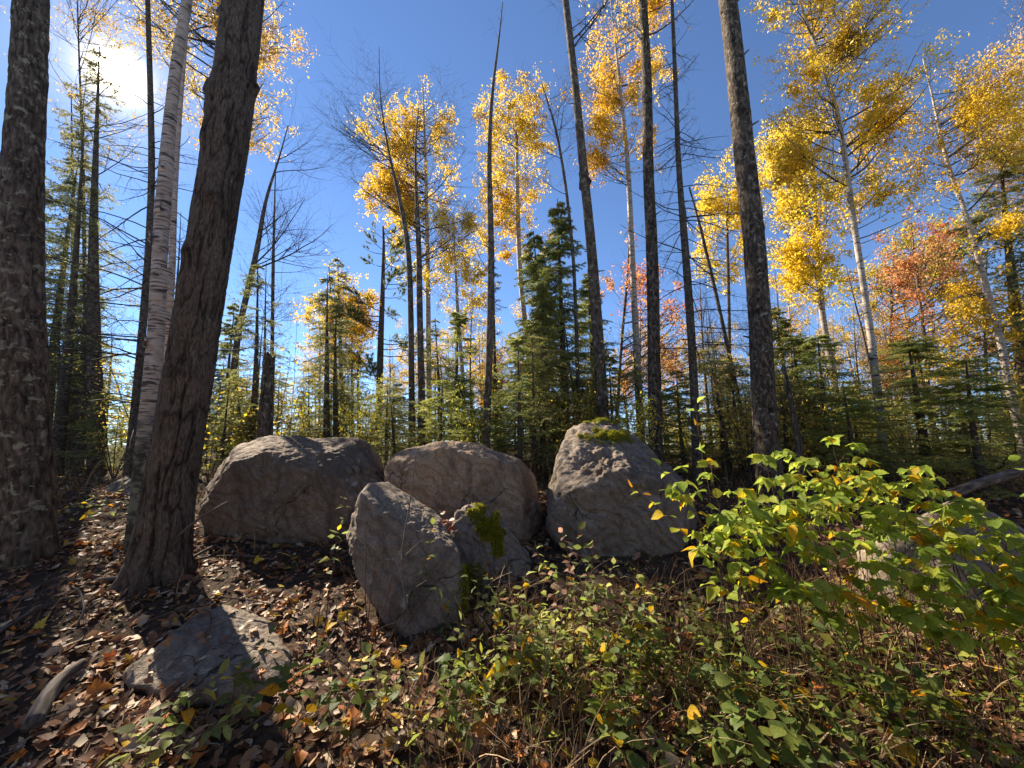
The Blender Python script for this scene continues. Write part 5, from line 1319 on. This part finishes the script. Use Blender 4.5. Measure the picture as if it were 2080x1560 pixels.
# broad-leaved greens at the foot of the bank
for i, (px, py, w, h, shp, sz, pal, lab) in enumerate([
    (540, 1540, 60, 190, 'ovate', 0.10, SHADEG, 'dogwood shoot with broad dark green leaves below the granite slab'),
    (640, 1550, 70, 200, 'ovate', 0.09, SHADEG, 'leafy green dogwood between the slab and the wedge boulder'),
    (430, 1560, 60, 150, 'ovate', 0.085, PALEG, 'pale sunlit dogwood leaves beside the small dark rock'),
    (360, 1570, 50, 110, 'ovate', 0.08, PALEG, 'low clump of pale leaves right of the grey log'),
    (730, 1530, 70, 150, 'tooth', 0.085, SHADEG, 'green raspberry below the wedge boulder'),
    (800, 1480, 50, 140, 'tooth', 0.08, PALEG, 'pale raspberry with sunlit top under the wedge boulder'),
    (950, 1500, 50, 130, 'tooth', 0.075, SHADEG, 'small dark raspberry amid dead stems'),
    (1060, 1420, 50, 100, 'ovate', 0.10, PALEG, 'large pointed pale leaves beneath the mossy boulder'),
    (1290, 1420, 60, 170, 'tooth', 0.085, SHADEG, 'dull green raspberry in front of the half-buried brown rock'),
    (1430, 1570, 70, 180, 'round', 0.10, SHADEG, 'dark green broad-leaved plant at the foot of the dead grass bank'),
    (1540, 1580, 70, 170, 'round', 0.10, SHADEG, 'rounded dark leaves crowding the foot of the bank'),
    (1650, 1590, 70, 170, 'tooth', 0.095, SHADEG, 'shaded green raspberry beside the rounded dark leaves'),
    (1720, 1530, 80, 200, 'round', 0.10, SHADEG, 'mid-green leafy shoot below the low saplings'),
    (1820, 1530, 80, 190, 'tooth', 0.10, SHADEG, 'green raspberry with a sunlit upper edge below the blunt boulder'),
    (1650, 1420, 70, 150, 'ovate', 0.09, SHADEG, 'green shoot in the brown stems under the thicket'),
    (1950, 1590, 70, 110, 'ovate', 0.09, GREENY, 'bright yellow-green shoot by the orange maple leaf'),
    (1250, 1570, 60, 120, 'tooth', 0.085, SHADEG, 'small dark raspberry below the brown rock')]):
    if i < 8: sz *= 1.2; h *= 1.25; w *= 1.2
    b = hit(px, min(py, 1556) if py < 1560 else 1558); bD = b[1] * (1.0 if py < 1560 else 0.93)
    tips = [(px - w * 0.8, py - h * 0.85, bD * 0.98), (px + w * 0.2, py - h, bD), (px + w, py - h * 0.7, bD * 0.97)]
    leafy('green_plant', lab, 'plant', px, bD, tips, shp, sz, pal, 60 + i, 'pairs', nodes=5, start=0.3, droop=0.35, accent=YACC, acc_p=0.06, stem_mat='twig_red', r=0.003)
for i in range(96):
    rg = np.random.default_rng(900 + i); px, py = rg.uniform(860, 2060), rg.uniform(1270, 1550)
    b = hit(px, py); h = rg.uniform(70, 150 + 80 * (i % 3 == 0))
    zl = next(w for q, w in ((1000, 'below the mossy boulder'), (1200, 'below the pink-tinged bramble'), (1420, 'below the peaked boulder'), (1600, 'under the round-leaved saplings'), (1800, 'under the thicket'), (9999, 'below the blunt boulder')) if px < q)
    leafy('raspberry_seedling', ('toothed', 'oval', 'narrow')[i % 3] + '-leaved ' + ('dark green', 'pale green', 'dull green', 'yellow-green')[i % 4] + ' raspberry seedling in dead stems ' + zl, 'plant', px, b[1], [(px + rg.normal(0, 25), py - h, b[1]), (px + rg.normal(0, 60), py - h * 0.7, b[1])], ('tooth', 'ovate', 'lance')[i % 3], rg.uniform(0.05, 0.085 + 0.025 * (i % 3 == 0)), (SHADEG, PALEG, SHADEG, GREENY)[i % 4], 900 + i, 'pairs', nodes=5, start=0.25, droop=0.35, accent=YACC, acc_p=0.08, r=0.0026, group='raspberry seedlings ' + zl)
# pale leaves round the lichened trunk
for i, (px, py, w, h, lab) in enumerate([
    (40, 1120, 60, 110, 'low pale-leaved plant at the foot of the lichened trunk'),
    (100, 1040, 70, 110, 'thin shoots of pale horizontal leaves right of the lichened trunk'),
    (170, 1090, 60, 70, 'sunlit low leaves between the lichened trunk and oak'),
    (230, 1060, 50, 60, 'small bright leaves left of the oak base'),
    (20, 1060, 50, 120, 'leafy sprig against the lichened trunk bark')]):
    b = hit(px, py)
    leafy('green_plant', lab, 'plant', px, b[1], [(px - w, py - h * 0.8, b[1]), (px + w * 0.1, py - h, b[1]), (px + w, py - h * 0.75, b[1])], 'ovate', 0.10, PALEG, 90 + i, 'pairs', nodes=4, start=0.4, droop=0.15, accent=YACC, acc_p=0.3, r=0.003)

# yellow-leaved sprigs seen against the light behind the pink boulder
for i, (px, y0, D, lab) in enumerate([(600, 640, 6.6, 'thin sprig with backlit yellow leaves behind the pink boulder'), (565, 800, 6.4, 'low sprig of glowing yellow leaves by the broken stump'), (720, 760, 6.8, 'slender sapling with scattered yellow leaves behind the pink boulder'), (455, 760, 6.2, 'few yellow leaves on a twig between oak and bare leaning tree')]):
    leafy('yellow_sprig', lab, 'sapling', px + 10, D, [(px, y0, D), (px + 45, y0 + 90, D), (px - 30, y0 + 110, D)], 'round', 0.085, [(0.45, 0.36, 0.03), (0.55, 0.42, 0.03), (0.5, 0.42, 0.05)], 110 + i, 'pairs', nodes=5, start=0.35, droop=0.5, r=0.006, stem_mat='twig')

# ------------------------------------------------------------------ bare brown stems and sticks
def stick(name, label, pts, r0, r1, mat='dead_wood', twigs=0, seed=0, cat='stick', group=None, sides=8):
    rng = np.random.default_rng(seed)
    pts = np.array(pts, float)
    s = np.concatenate([[0], np.cumsum(np.linalg.norm(np.diff(pts, axis=0), axis=1))])
    n = 24; q = np.linspace(0, s[-1], n)
    p, r, _ = resample(pts, np.linspace(r0, r1, len(pts)), n)
    p = p + np.cumsum(rng.normal(0, 0.003, p.shape), axis=0)
    base = p[0].copy()
    V, F, bk, tint, pc, rc = trunk_surface(p, r, n, sides, None, 0, 0.1, 3, seed, 0.08)
    if not (MAT[mat].name.endswith('bark') or MAT[mat].name.endswith('wood')): bk = None
    o = link(name, mesh_np(name, V - base, F, MAT[mat], True, tint=np.repeat(tint[:, None], 3, 1), bark=bk), loc=base)
    tag(o, label, cat, group)
    if twigs:
        P2, R2 = grow(rng, p[None], r[None], twigs, (0.2, 0.95), min(0.35, s[-1] * 0.4), (25, 60), 5, 0.03, 0.15, rmin=0.0014)
        for k in range(twigs):
            bt = tubes(P2[k:k + 1], R2[k:k + 1], 4)
            link('twig', mesh_np('twig', bt[0] - base, bt[1], MAT[mat], True, tint=np.ones((len(bt[0]), 3)), bark=bt[0] - base if bk is not None else None), o)
    return o
def on(px, py, dz=0.0):
    h = hit(px, py); return np.array((h[0], h[1], floor_z(h[0], h[1]) + dz))
stick('grey_branch', 'pale grey stick slanting up from the oak base to the pink boulder', [on(325, 1165, 0.02), P(365, 1085, 3.55), P(410, 1050, 3.6), P(463, 1018, 3.7)], 0.014, 0.007, 'dead_wood', 2, 1)
stick('grey_branch', 'long thin grey branch lying before the pink boulder', [on(310, 1185, 0.02), on(400, 1145, 0.03), on(480, 1140, 0.04), on(560, 1150, 0.03)], 0.014, 0.005, 'dead_wood', 3, 2)
stick('grey_branch', 'thick brown branch resting across the oak roots', [on(200, 1190, 0.03), on(290, 1182, 0.05), on(370, 1160, 0.06), on(440, 1120, 0.04)], 0.022, 0.012, 'dead_wood', 2, 3)
stick('fallen_log', 'short weathered grey log lying in leaves left of the slab', [on(62, 1500, 0.03), on(95, 1430, 0.05), on(130, 1390, 0.05), on(165, 1360, 0.04)], 0.050, 0.032, 'dead_wood', 0, 4, 'log', sides=16)
stick('grey_branch', 'long pale stick running down the littered slope far from the slab', [on(0, 1290, 0.02), on(60, 1260, 0.05), on(130, 1230, 0.06), on(160, 1228, 0.05)], 0.016, 0.008, 'dead_wood', 3, 5)
stick('grey_branch', 'crooked grey twig standing out of the leaves near the long pale stick', [on(150, 1285, 0.01), on(162, 1262, 0.08), on(152, 1232, 0.10), on(140, 1226, 0.09)], 0.010, 0.006, 'dead_wood', 1, 6)
stick('grey_branch', 'thin straight stick on the dark litter above the long pale stick', [on(0, 1235, 0.03), on(70, 1205, 0.06), on(140, 1180, 0.05)], 0.012, 0.006, 'dead_wood', 2, 7)
stick('grey_branch', 'slim twig lying across the leaf-strewn slab', [on(300, 1275, 0.05), on(430, 1272, 0.09), on(540, 1252, 0.10), on(620, 1268, 0.05)], 0.007, 0.003, 'twig', 1, 8)
stick('fallen_log', 'fallen grey lichened log behind the blunt sunlit boulder', [P(1930, 1003, 4.6), P(1985, 985, 4.6), P(2050, 966, 4.65), P(2150, 940, 4.7)], 0.055, 0.05, 'grey', 0, 9, 'log', sides=20)
stick('bare_sapling', 'thin bare sapling stem standing before the wedge and tan boulders', [on(838, 1312, -0.02), P(815, 1130, 3.0), P(830, 1050, 3.05), P(838, 980, 3.1), P(848, 905, 3.15)], 0.007, 0.003, 'twig_grey', 5, 10, 'sapling')
for i, (x0, y0, x1, y1) in enumerate([(735, 1330, 715, 1150), (745, 1330, 760, 1130), (740, 1335, 800, 1170), (760, 1330, 690, 1130), (770, 1335, 850, 1180), (750, 1340, 740, 1080), (780, 1330, 900, 1160), (725, 1330, 700, 1200)]):
    a = hit(x0, y0); b = P(x1, y1, a[1] + 0.05); m = (a + b) / 2 + np.array((0.02 * (-1) ** i, 0, 0.02))
    stick('dry_cane', 'dry reddish cane in the clump before the wedge boulder', [a - np.array((0, 0, 0.03)), m, b], 0.0045, 0.002, 'twig_red', 4, 20 + i, 'stem', 'dry canes before the wedge boulder', 5)
rngs = np.random.default_rng(5)
for i in range(46):
    px, py = rngs.uniform(-20, 1250), rngs.uniform(1180, 1550)
    if 690 < px < 1100 and py < 1310: continue
    a = on(px, py, 0.02); an = rngs.uniform(0, 6.28); L = rngs.uniform(0.12, 0.4)
    b = a + np.array((math.cos(an), math.sin(an), 0)) * L; b[2] = floor_z(b[0], b[1]) + rngs.uniform(0.02, 0.07); m = (a + b) / 2 + np.array((rngs.normal(0, 0.03), rngs.normal(0, 0.03), 0.02))
    stick('dry_twig', ('grey' if i % 2 else 'dark brown') + ' dry twig lying ' + ('on the slope below the lichened trunk' if px < 250 else 'round the granite slab' if px < 700 else 'on the bank below the boulders'), [a, m, b], rngs.uniform(0.003, 0.006), 0.002, 'twig_grey' if i % 2 else 'twig', 1, 60 + i, 'twig', 'dry twigs on the leaf litter', 5)

# ------------------------------------------------------------------ fallen leaves
rngl = np.random.default_rng(11)
def fallen(kind, px, py, size, col, label, group, lift=0.012, tilt=0.35, face=-0.22):
    h = hit(px, py)
    if (int(h[0] // 0.06), int(h[1] // 0.06)) in _big: return False
    z = floor_z(h[0], h[1]) + lift
    a = rngl.uniform(0, 6.28); up = norm(np.array((0, face, 1.0)) + rngl.normal(0, tilt, 3))
    d = np.array((math.cos(a), math.sin(a), 0.0)); d = d - up * (d @ up)
    me = FL[kind][rngl.integers(len(FL[kind]))]
    o = put_leaf('fallen_leaf', me, None, (h[0], h[1], z), d, up, size, col)
    tag(o, label, 'leaf', group); return True
OR = [(0.45, 0.13, 0.025), (0.5, 0.19, 0.03), (0.42, 0.10, 0.03)]
YE = [(0.5, 0.34, 0.03), (0.55, 0.4, 0.05), (0.5, 0.30, 0.03)]
for (px, py, s, pal, lab) in [(515, 1100, 0.13, YE, 'yellow maple leaf under the pink boulder overhang'), (465, 1092, 0.12, OR, 'orange maple leaf under the pink boulder overhang'), (515, 1157, 0.09, YE, 'small yellow maple leaf below the pink boulder'),
                              (985, 1525, 0.15, [(0.5, 0.2, 0.04), (0.55, 0.24, 0.05)], 'big upright orange maple leaf in the dead stems at the foot of the bank'), (1855, 1545, 0.16, [(0.55, 0.33, 0.02), (0.55, 0.30, 0.02)], 'large golden maple leaf beside the bright shoot'),
                              (570, 1322, 0.10, OR, 'red-orange maple leaf on the granite slab'), (170, 1440, 0.13, OR, 'orange maple leaf right of the weathered log'), (65, 1295, 0.10, YE, 'yellow leaf on dark litter near the long pale stick'),
                              (235, 1110, 0.10, OR, 'orange maple leaf left of the oak base'), (170, 1055, 0.13, YE, 'yellow maple leaf among the sunlit low leaves'), (1210, 1470, 0.10, OR, 'curled orange leaf above the foot of the bank'), (1245, 1490, 0.09, OR, 'folded orange leaf next to a curled one'),
                              (690, 1285, 0.11, YE, 'yellow maple leaf caught by the dry canes'), (1940, 1500, 0.13, [(0.34, 0.18, 0.05), (0.4, 0.22, 0.06)], 'tan maple leaf on the litter below the green raspberry'), (225, 1365, 0.08, OR, 'orange leaf at the corner of the slab'), (330, 1365, 0.08, OR, 'rust leaf lying on the slab')]:
    fallen('maple', px, py, s * 1.15, pick(rngl, pal), lab, None, 0.06, 0.25, -1.0)
cnt = {'a': 0, 'b': 0, 'c': 0}
for i in range(900):
    px, py = rngl.uniform(-10, 2090), 1560 - 560 * rngl.random() ** 1.4
    if px > 1200 and rngl.random() < 0.6: continue
    u = rngl.random()
    k = 'a' if u < 0.12 else ('b' if u < 0.22 else 'c')
    if cnt[k] >= {'a': 40, 'b': 36, 'c': 190}[k]: continue
    sz = rngl.uniform(0.055, 0.095)
    zl = next(w for q, w in ((250, 'on the slope below the lichened trunk'), (700, 'round the granite slab'), (1100, 'below the wedge boulder'), (9999, 'on the bank below the thicket')) if px < q)
    if k == 'a': ok = fallen('maple', px, py, sz * 1.25, pick(rngl, OR), 'orange or rust maple leaf fallen ' + zl, 'orange maple leaves ' + zl, 0.014)
    elif k == 'b': ok = fallen('round', px, py, sz, pick(rngl, YE), 'yellow leaf fallen ' + zl, 'yellow leaves ' + zl, 0.014)
    else: ok = fallen(('birch', 'round')[i % 2], px, py, sz, pick(rngl, LITTER[1:] + [(0.42, 0.33, 0.24)]), 'dry tan or brown leaf fallen ' + zl, 'dry leaves ' + zl, 0.014)
    cnt[k] += bool(ok)

def litter(n, seed):
    rng = np.random.default_rng(seed)
    y = 1.5 + 8.5 * rng.random(n) ** 1.7; x = rng.uniform(-1.75, 1.65, n) * (y + 0.3)
    ex, ey = [], []
    for V_, F_ in ROCK_SURF:                                          # leaves drift against the stones and trunks
        e = V_[np.abs(V_[:, 2] - ground(V_[:, 0], V_[:, 1])) < 0.06]
        e = e[rng.integers(0, len(e), 420)] if len(e) else e
        cen_ = V_.mean(0); out_ = norm((e - cen_) * np.array((1, 1, 0)))
        e = e + out_ * rng.uniform(0.03, 0.16, (len(e), 1)); ex.append(e[:, 0]); ey.append(e[:, 1])
    for b_, r_ in ((oak_b, 0.5), (mpl_b, 0.5), (brc_b, 0.3)):
        a_ = rng.uniform(0, 6.28, 350); q_ = r_ * rng.uniform(0.6, 1.3, 350); ex.append(b_[0] + np.cos(a_) * q_); ey.append(b_[1] + np.sin(a_) * q_)
    nb_ = sum(len(q) for q in ex); x = np.concatenate([x] + ex); y = np.concatenate([y] + ey); n = len(x)
    keep = np.array([(int(a // 0.06), int(b // 0.06)) not in _big and ((int(a // CELL), int(b // CELL)) not in _top or rng.random() < 0.22) for a, b in zip(x, y)]); x, y = x[keep], y[keep]; n = len(x)
    z = np.maximum(ground(x, y), np.array([_top.get((int(a // CELL), int(b // CELL)), -9) for a, b in zip(x, y)])) + rng.uniform(0.002, 0.03, n)
    prof = [(0, 0.05), (0.45, 0.27), (1, 0.02)]
    t = np.array([p[0] for p in prof]); w = np.array([p[1] for p in prof])
    fold = rng.uniform(-0.2, 0.7, (n, 1)); curl = rng.uniform(-0.5, 0.6, (n, 1))
    wide = rng.uniform(0.7, 1.5, (n, 1))
    loc = np.zeros((n, 3, 3, 3))
    for j, s in enumerate((-1, 0, 1)):
        loc[:, :, j, 0] = s * w[None] * wide; loc[:, :, j, 1] = t[None] - 0.5; loc[:, :, j, 2] = fold * w[None] * abs(s) + curl * (t[None] - 0.4) ** 2
    loc = loc.reshape(n, 9, 3) * (0.03 + 0.085 * rng.random((n, 1, 1)) ** 2.0)
    up = norm(np.array((0, -0.2, 1.0)) + rng.normal(0, 0.4, (n, 3))); a = rng.uniform(0, 6.28, n)
    d = np.stack([np.cos(a), np.sin(a), np.zeros(n)], -1); d = norm(d - up * (d * up).sum(1, keepdims=True)); s = np.cross(d, up)
    V = np.stack([x, y, z], -1)[:, None] + loc[..., :1] * s[:, None] + loc[..., 1:2] * d[:, None] + loc[..., 2:] * up[:, None]
    f = []
    for i in range(2):
        for j in range(2):
            q = i * 3 + j; f.append((q, q + 1, q + 4, q + 3))
    F = (np.arange(n)[:, None, None] * 9 + np.array(f)[None]).reshape(-1, 4)
    pal = np.array([(0.10, 0.045, 0.022), (0.20, 0.088, 0.04), (0.32, 0.17, 0.085), (0.50, 0.36, 0.22), (0.42, 0.14, 0.03), (0.46, 0.31, 0.05)])
    c = pal[rng.choice(6, n, p=(0.22, 0.30, 0.24, 0.13, 0.07, 0.04))] * rng.uniform(0.7, 1.25, (n, 1))
    o = link('leaf_litter', mesh_np('leaf_litter', V.reshape(-1, 3), F, MAT['litter'], True, tint=np.repeat(c, 9, 0)))
    tag(o, 'carpet of brown dead leaves covering the forest floor', 'leaf litter', kind='stuff')
litter(34000, 3)

# a nest of red-brown leaves caught between the wedge and the mossy boulder
for i in range(26):
    p0 = P(rngl.normal(908, 9), rngl.normal(1068, 15), 3.78 + rngl.normal(0, 0.03)); p0[2] += 0.0
    a = rngl.uniform(0, 6.28)
    o = put_leaf('fallen_leaf', FL['birch'][i % 4], None, p0, np.array((math.cos(a), math.sin(a), rngl.normal(0, 0.3))), norm(np.array((0, -0.5, 1)) + rngl.normal(0, 0.4, 3)), rngl.uniform(0.05, 0.085), pick(rngl, [(0.22, 0.05, 0.03), (0.28, 0.10, 0.06), (0.30, 0.2, 0.14)]))
    tag(o, 'red-brown leaf in the nest between wedge and mossy boulders', 'leaf', 'leaves nested between the boulders')

# ------------------------------------------------------------------ dead grass and fine stems
def strands(name, label, n, xr, yr, hr, seed, pal, dens=None, lean=0.6, width=0.0032):
    rng = np.random.default_rng(seed)
    x = rng.uniform(*xr, n); y = rng.uniform(*yr, n)
    if dens is not None:
        k = dens(x, y) > rng.random(n); x, y = x[k], y[k]; n = len(x)
    keep = np.array([(int(a // 0.06), int(b // 0.06)) not in _big for a, b in zip(x, y)]); x, y = x[keep], y[keep]; n = len(x)
    z = ground(x, y) - 0.01
    a = rng.uniform(0, 6.28, n); h = rng.uniform(*hr, n); ln = lean * rng.uniform(0.1, 1.3, n)
    t = np.linspace(0, 1, 6)[None]
    hor = (ln * h)[:, None] * t ** 1.7; zz = h[:, None] * (t - 0.45 * np.clip(ln, 0, 1)[:, None] * t ** 2)
    wob = np.cumsum(rng.normal(0, 0.02, (n, 6)), axis=1) * h[:, None]
    c = np.stack([x[:, None] + np.cos(a)[:, None] * hor - np.sin(a)[:, None] * wob, y[:, None] + np.sin(a)[:, None] * hor + np.cos(a)[:, None] * wob, z[:, None] + zz], -1)
    wd = (width * rng.uniform(0.5, 1.5, (n, 1)) * np.linspace(1, 0.3, 6)[None])
    sd = np.stack([-np.sin(a + 0.8), np.cos(a + 0.8), rng.normal(0, 0.3, n)], -1)[:, None]
    V = np.stack([c - sd * wd[..., None], c + sd * wd[..., None]], 2).reshape(-1, 3)
    i = np.arange(n)[:, None] * 12; j = np.arange(5)[None] * 2
    F = np.stack([i + j, i + j + 1, i + j + 3, i + j + 2], -1).reshape(-1, 4)
    pal = np.array(pal); cc = pal[rng.integers(len(pal), size=n)] * rng.uniform(0.6, 1.3, (n, 1))
    o = link(name, mesh_np(name, V, F, MAT['straw'], tint=np.repeat(cc, 12, 0)))
    tag(o, label, 'grass', kind='stuff'); return o
BR = [(0.13, 0.072, 0.04), (0.2, 0.12, 0.065), (0.32, 0.22, 0.12), (0.09, 0.045, 0.028)]
strands('dead_grass', 'tangle of brown dead stems over the bank below the boulders', 9000, (-0.9, 5.0), (1.5, 3.6), (0.15, 0.5), 1, BR, lambda x, y: np.clip(0.25 + 0.6 * vnoise(np.stack([x * 1.5, y * 1.5, x * 0], -1), 4) + 0.15 * x, 0.15, 1), 0.9)
strands('dead_bracken', 'sparse brown dead stems on the littered slope below the oak', 1500, (-4.5, -0.6), (1.7, 5.2), (0.08, 0.32), 2, BR, lambda x, y: np.clip(0.3 + 0.7 * vnoise(np.stack([x * 1.5, y * 1.5, x * 0], -1), 6), 0.05, 1), 0.8)
strands('green_grass', 'thin green blades and sedge among the dead stems', 2200, (-0.5, 4.5), (1.6, 3.4), (0.08, 0.28), 3, [(0.10, 0.12, 0.03), (0.16, 0.17, 0.045), (0.22, 0.2, 0.05)], lambda x, y: np.clip(0.15 + 0.9 * vnoise(np.stack([x * 1.9, y * 1.9, x * 0 + 3], -1), 8), 0.02, 1), 0.9, 0.003)
strands('woodland_undergrowth', 'pale brown undergrowth far among the trunks', 6000, (-14, 14), (5.6, 14), (0.15, 0.6), 4, BR + [(0.14, 0.15, 0.05), (0.18, 0.16, 0.06)], None, 0.7, 0.007)

# small leaves of the fine ground cover between the plants: nobody could count them
def cover(n, seed):
    rng = np.random.default_rng(seed)
    x = rng.uniform(-0.6, 4.2, n); y = rng.uniform(1.6, 3.3, n)
    k = (vnoise(np.stack([x * 1.7, y * 1.7, x * 0 + 9], -1), 12) * 0.5 + 0.35) > rng.random(n); x, y = x[k], y[k]
    z = ground(x, y) + rng.uniform(0.04, 0.38, len(x)) * (0.5 + 0.5 * vnoise(np.stack([x * 3, y * 3, x * 0], -1), 14))
    V, F, c = leaf_quads(rng, np.stack([x, y, z], -1), rng.uniform(0.025, 0.065, len(x)), [(0.07, 0.10, 0.025), (0.13, 0.16, 0.035), (0.2, 0.2, 0.045), (0.28, 0.2, 0.06)], 0.8, 2.0, seed, 0.6)
    o = link('ground_cover', mesh_np('ground_cover', V, F, MAT['leaf_tint'], tint=c)); tag(o, 'small green leaves of low growth among the dead stems', 'ground cover', kind='stuff')
cover(4200, 21)
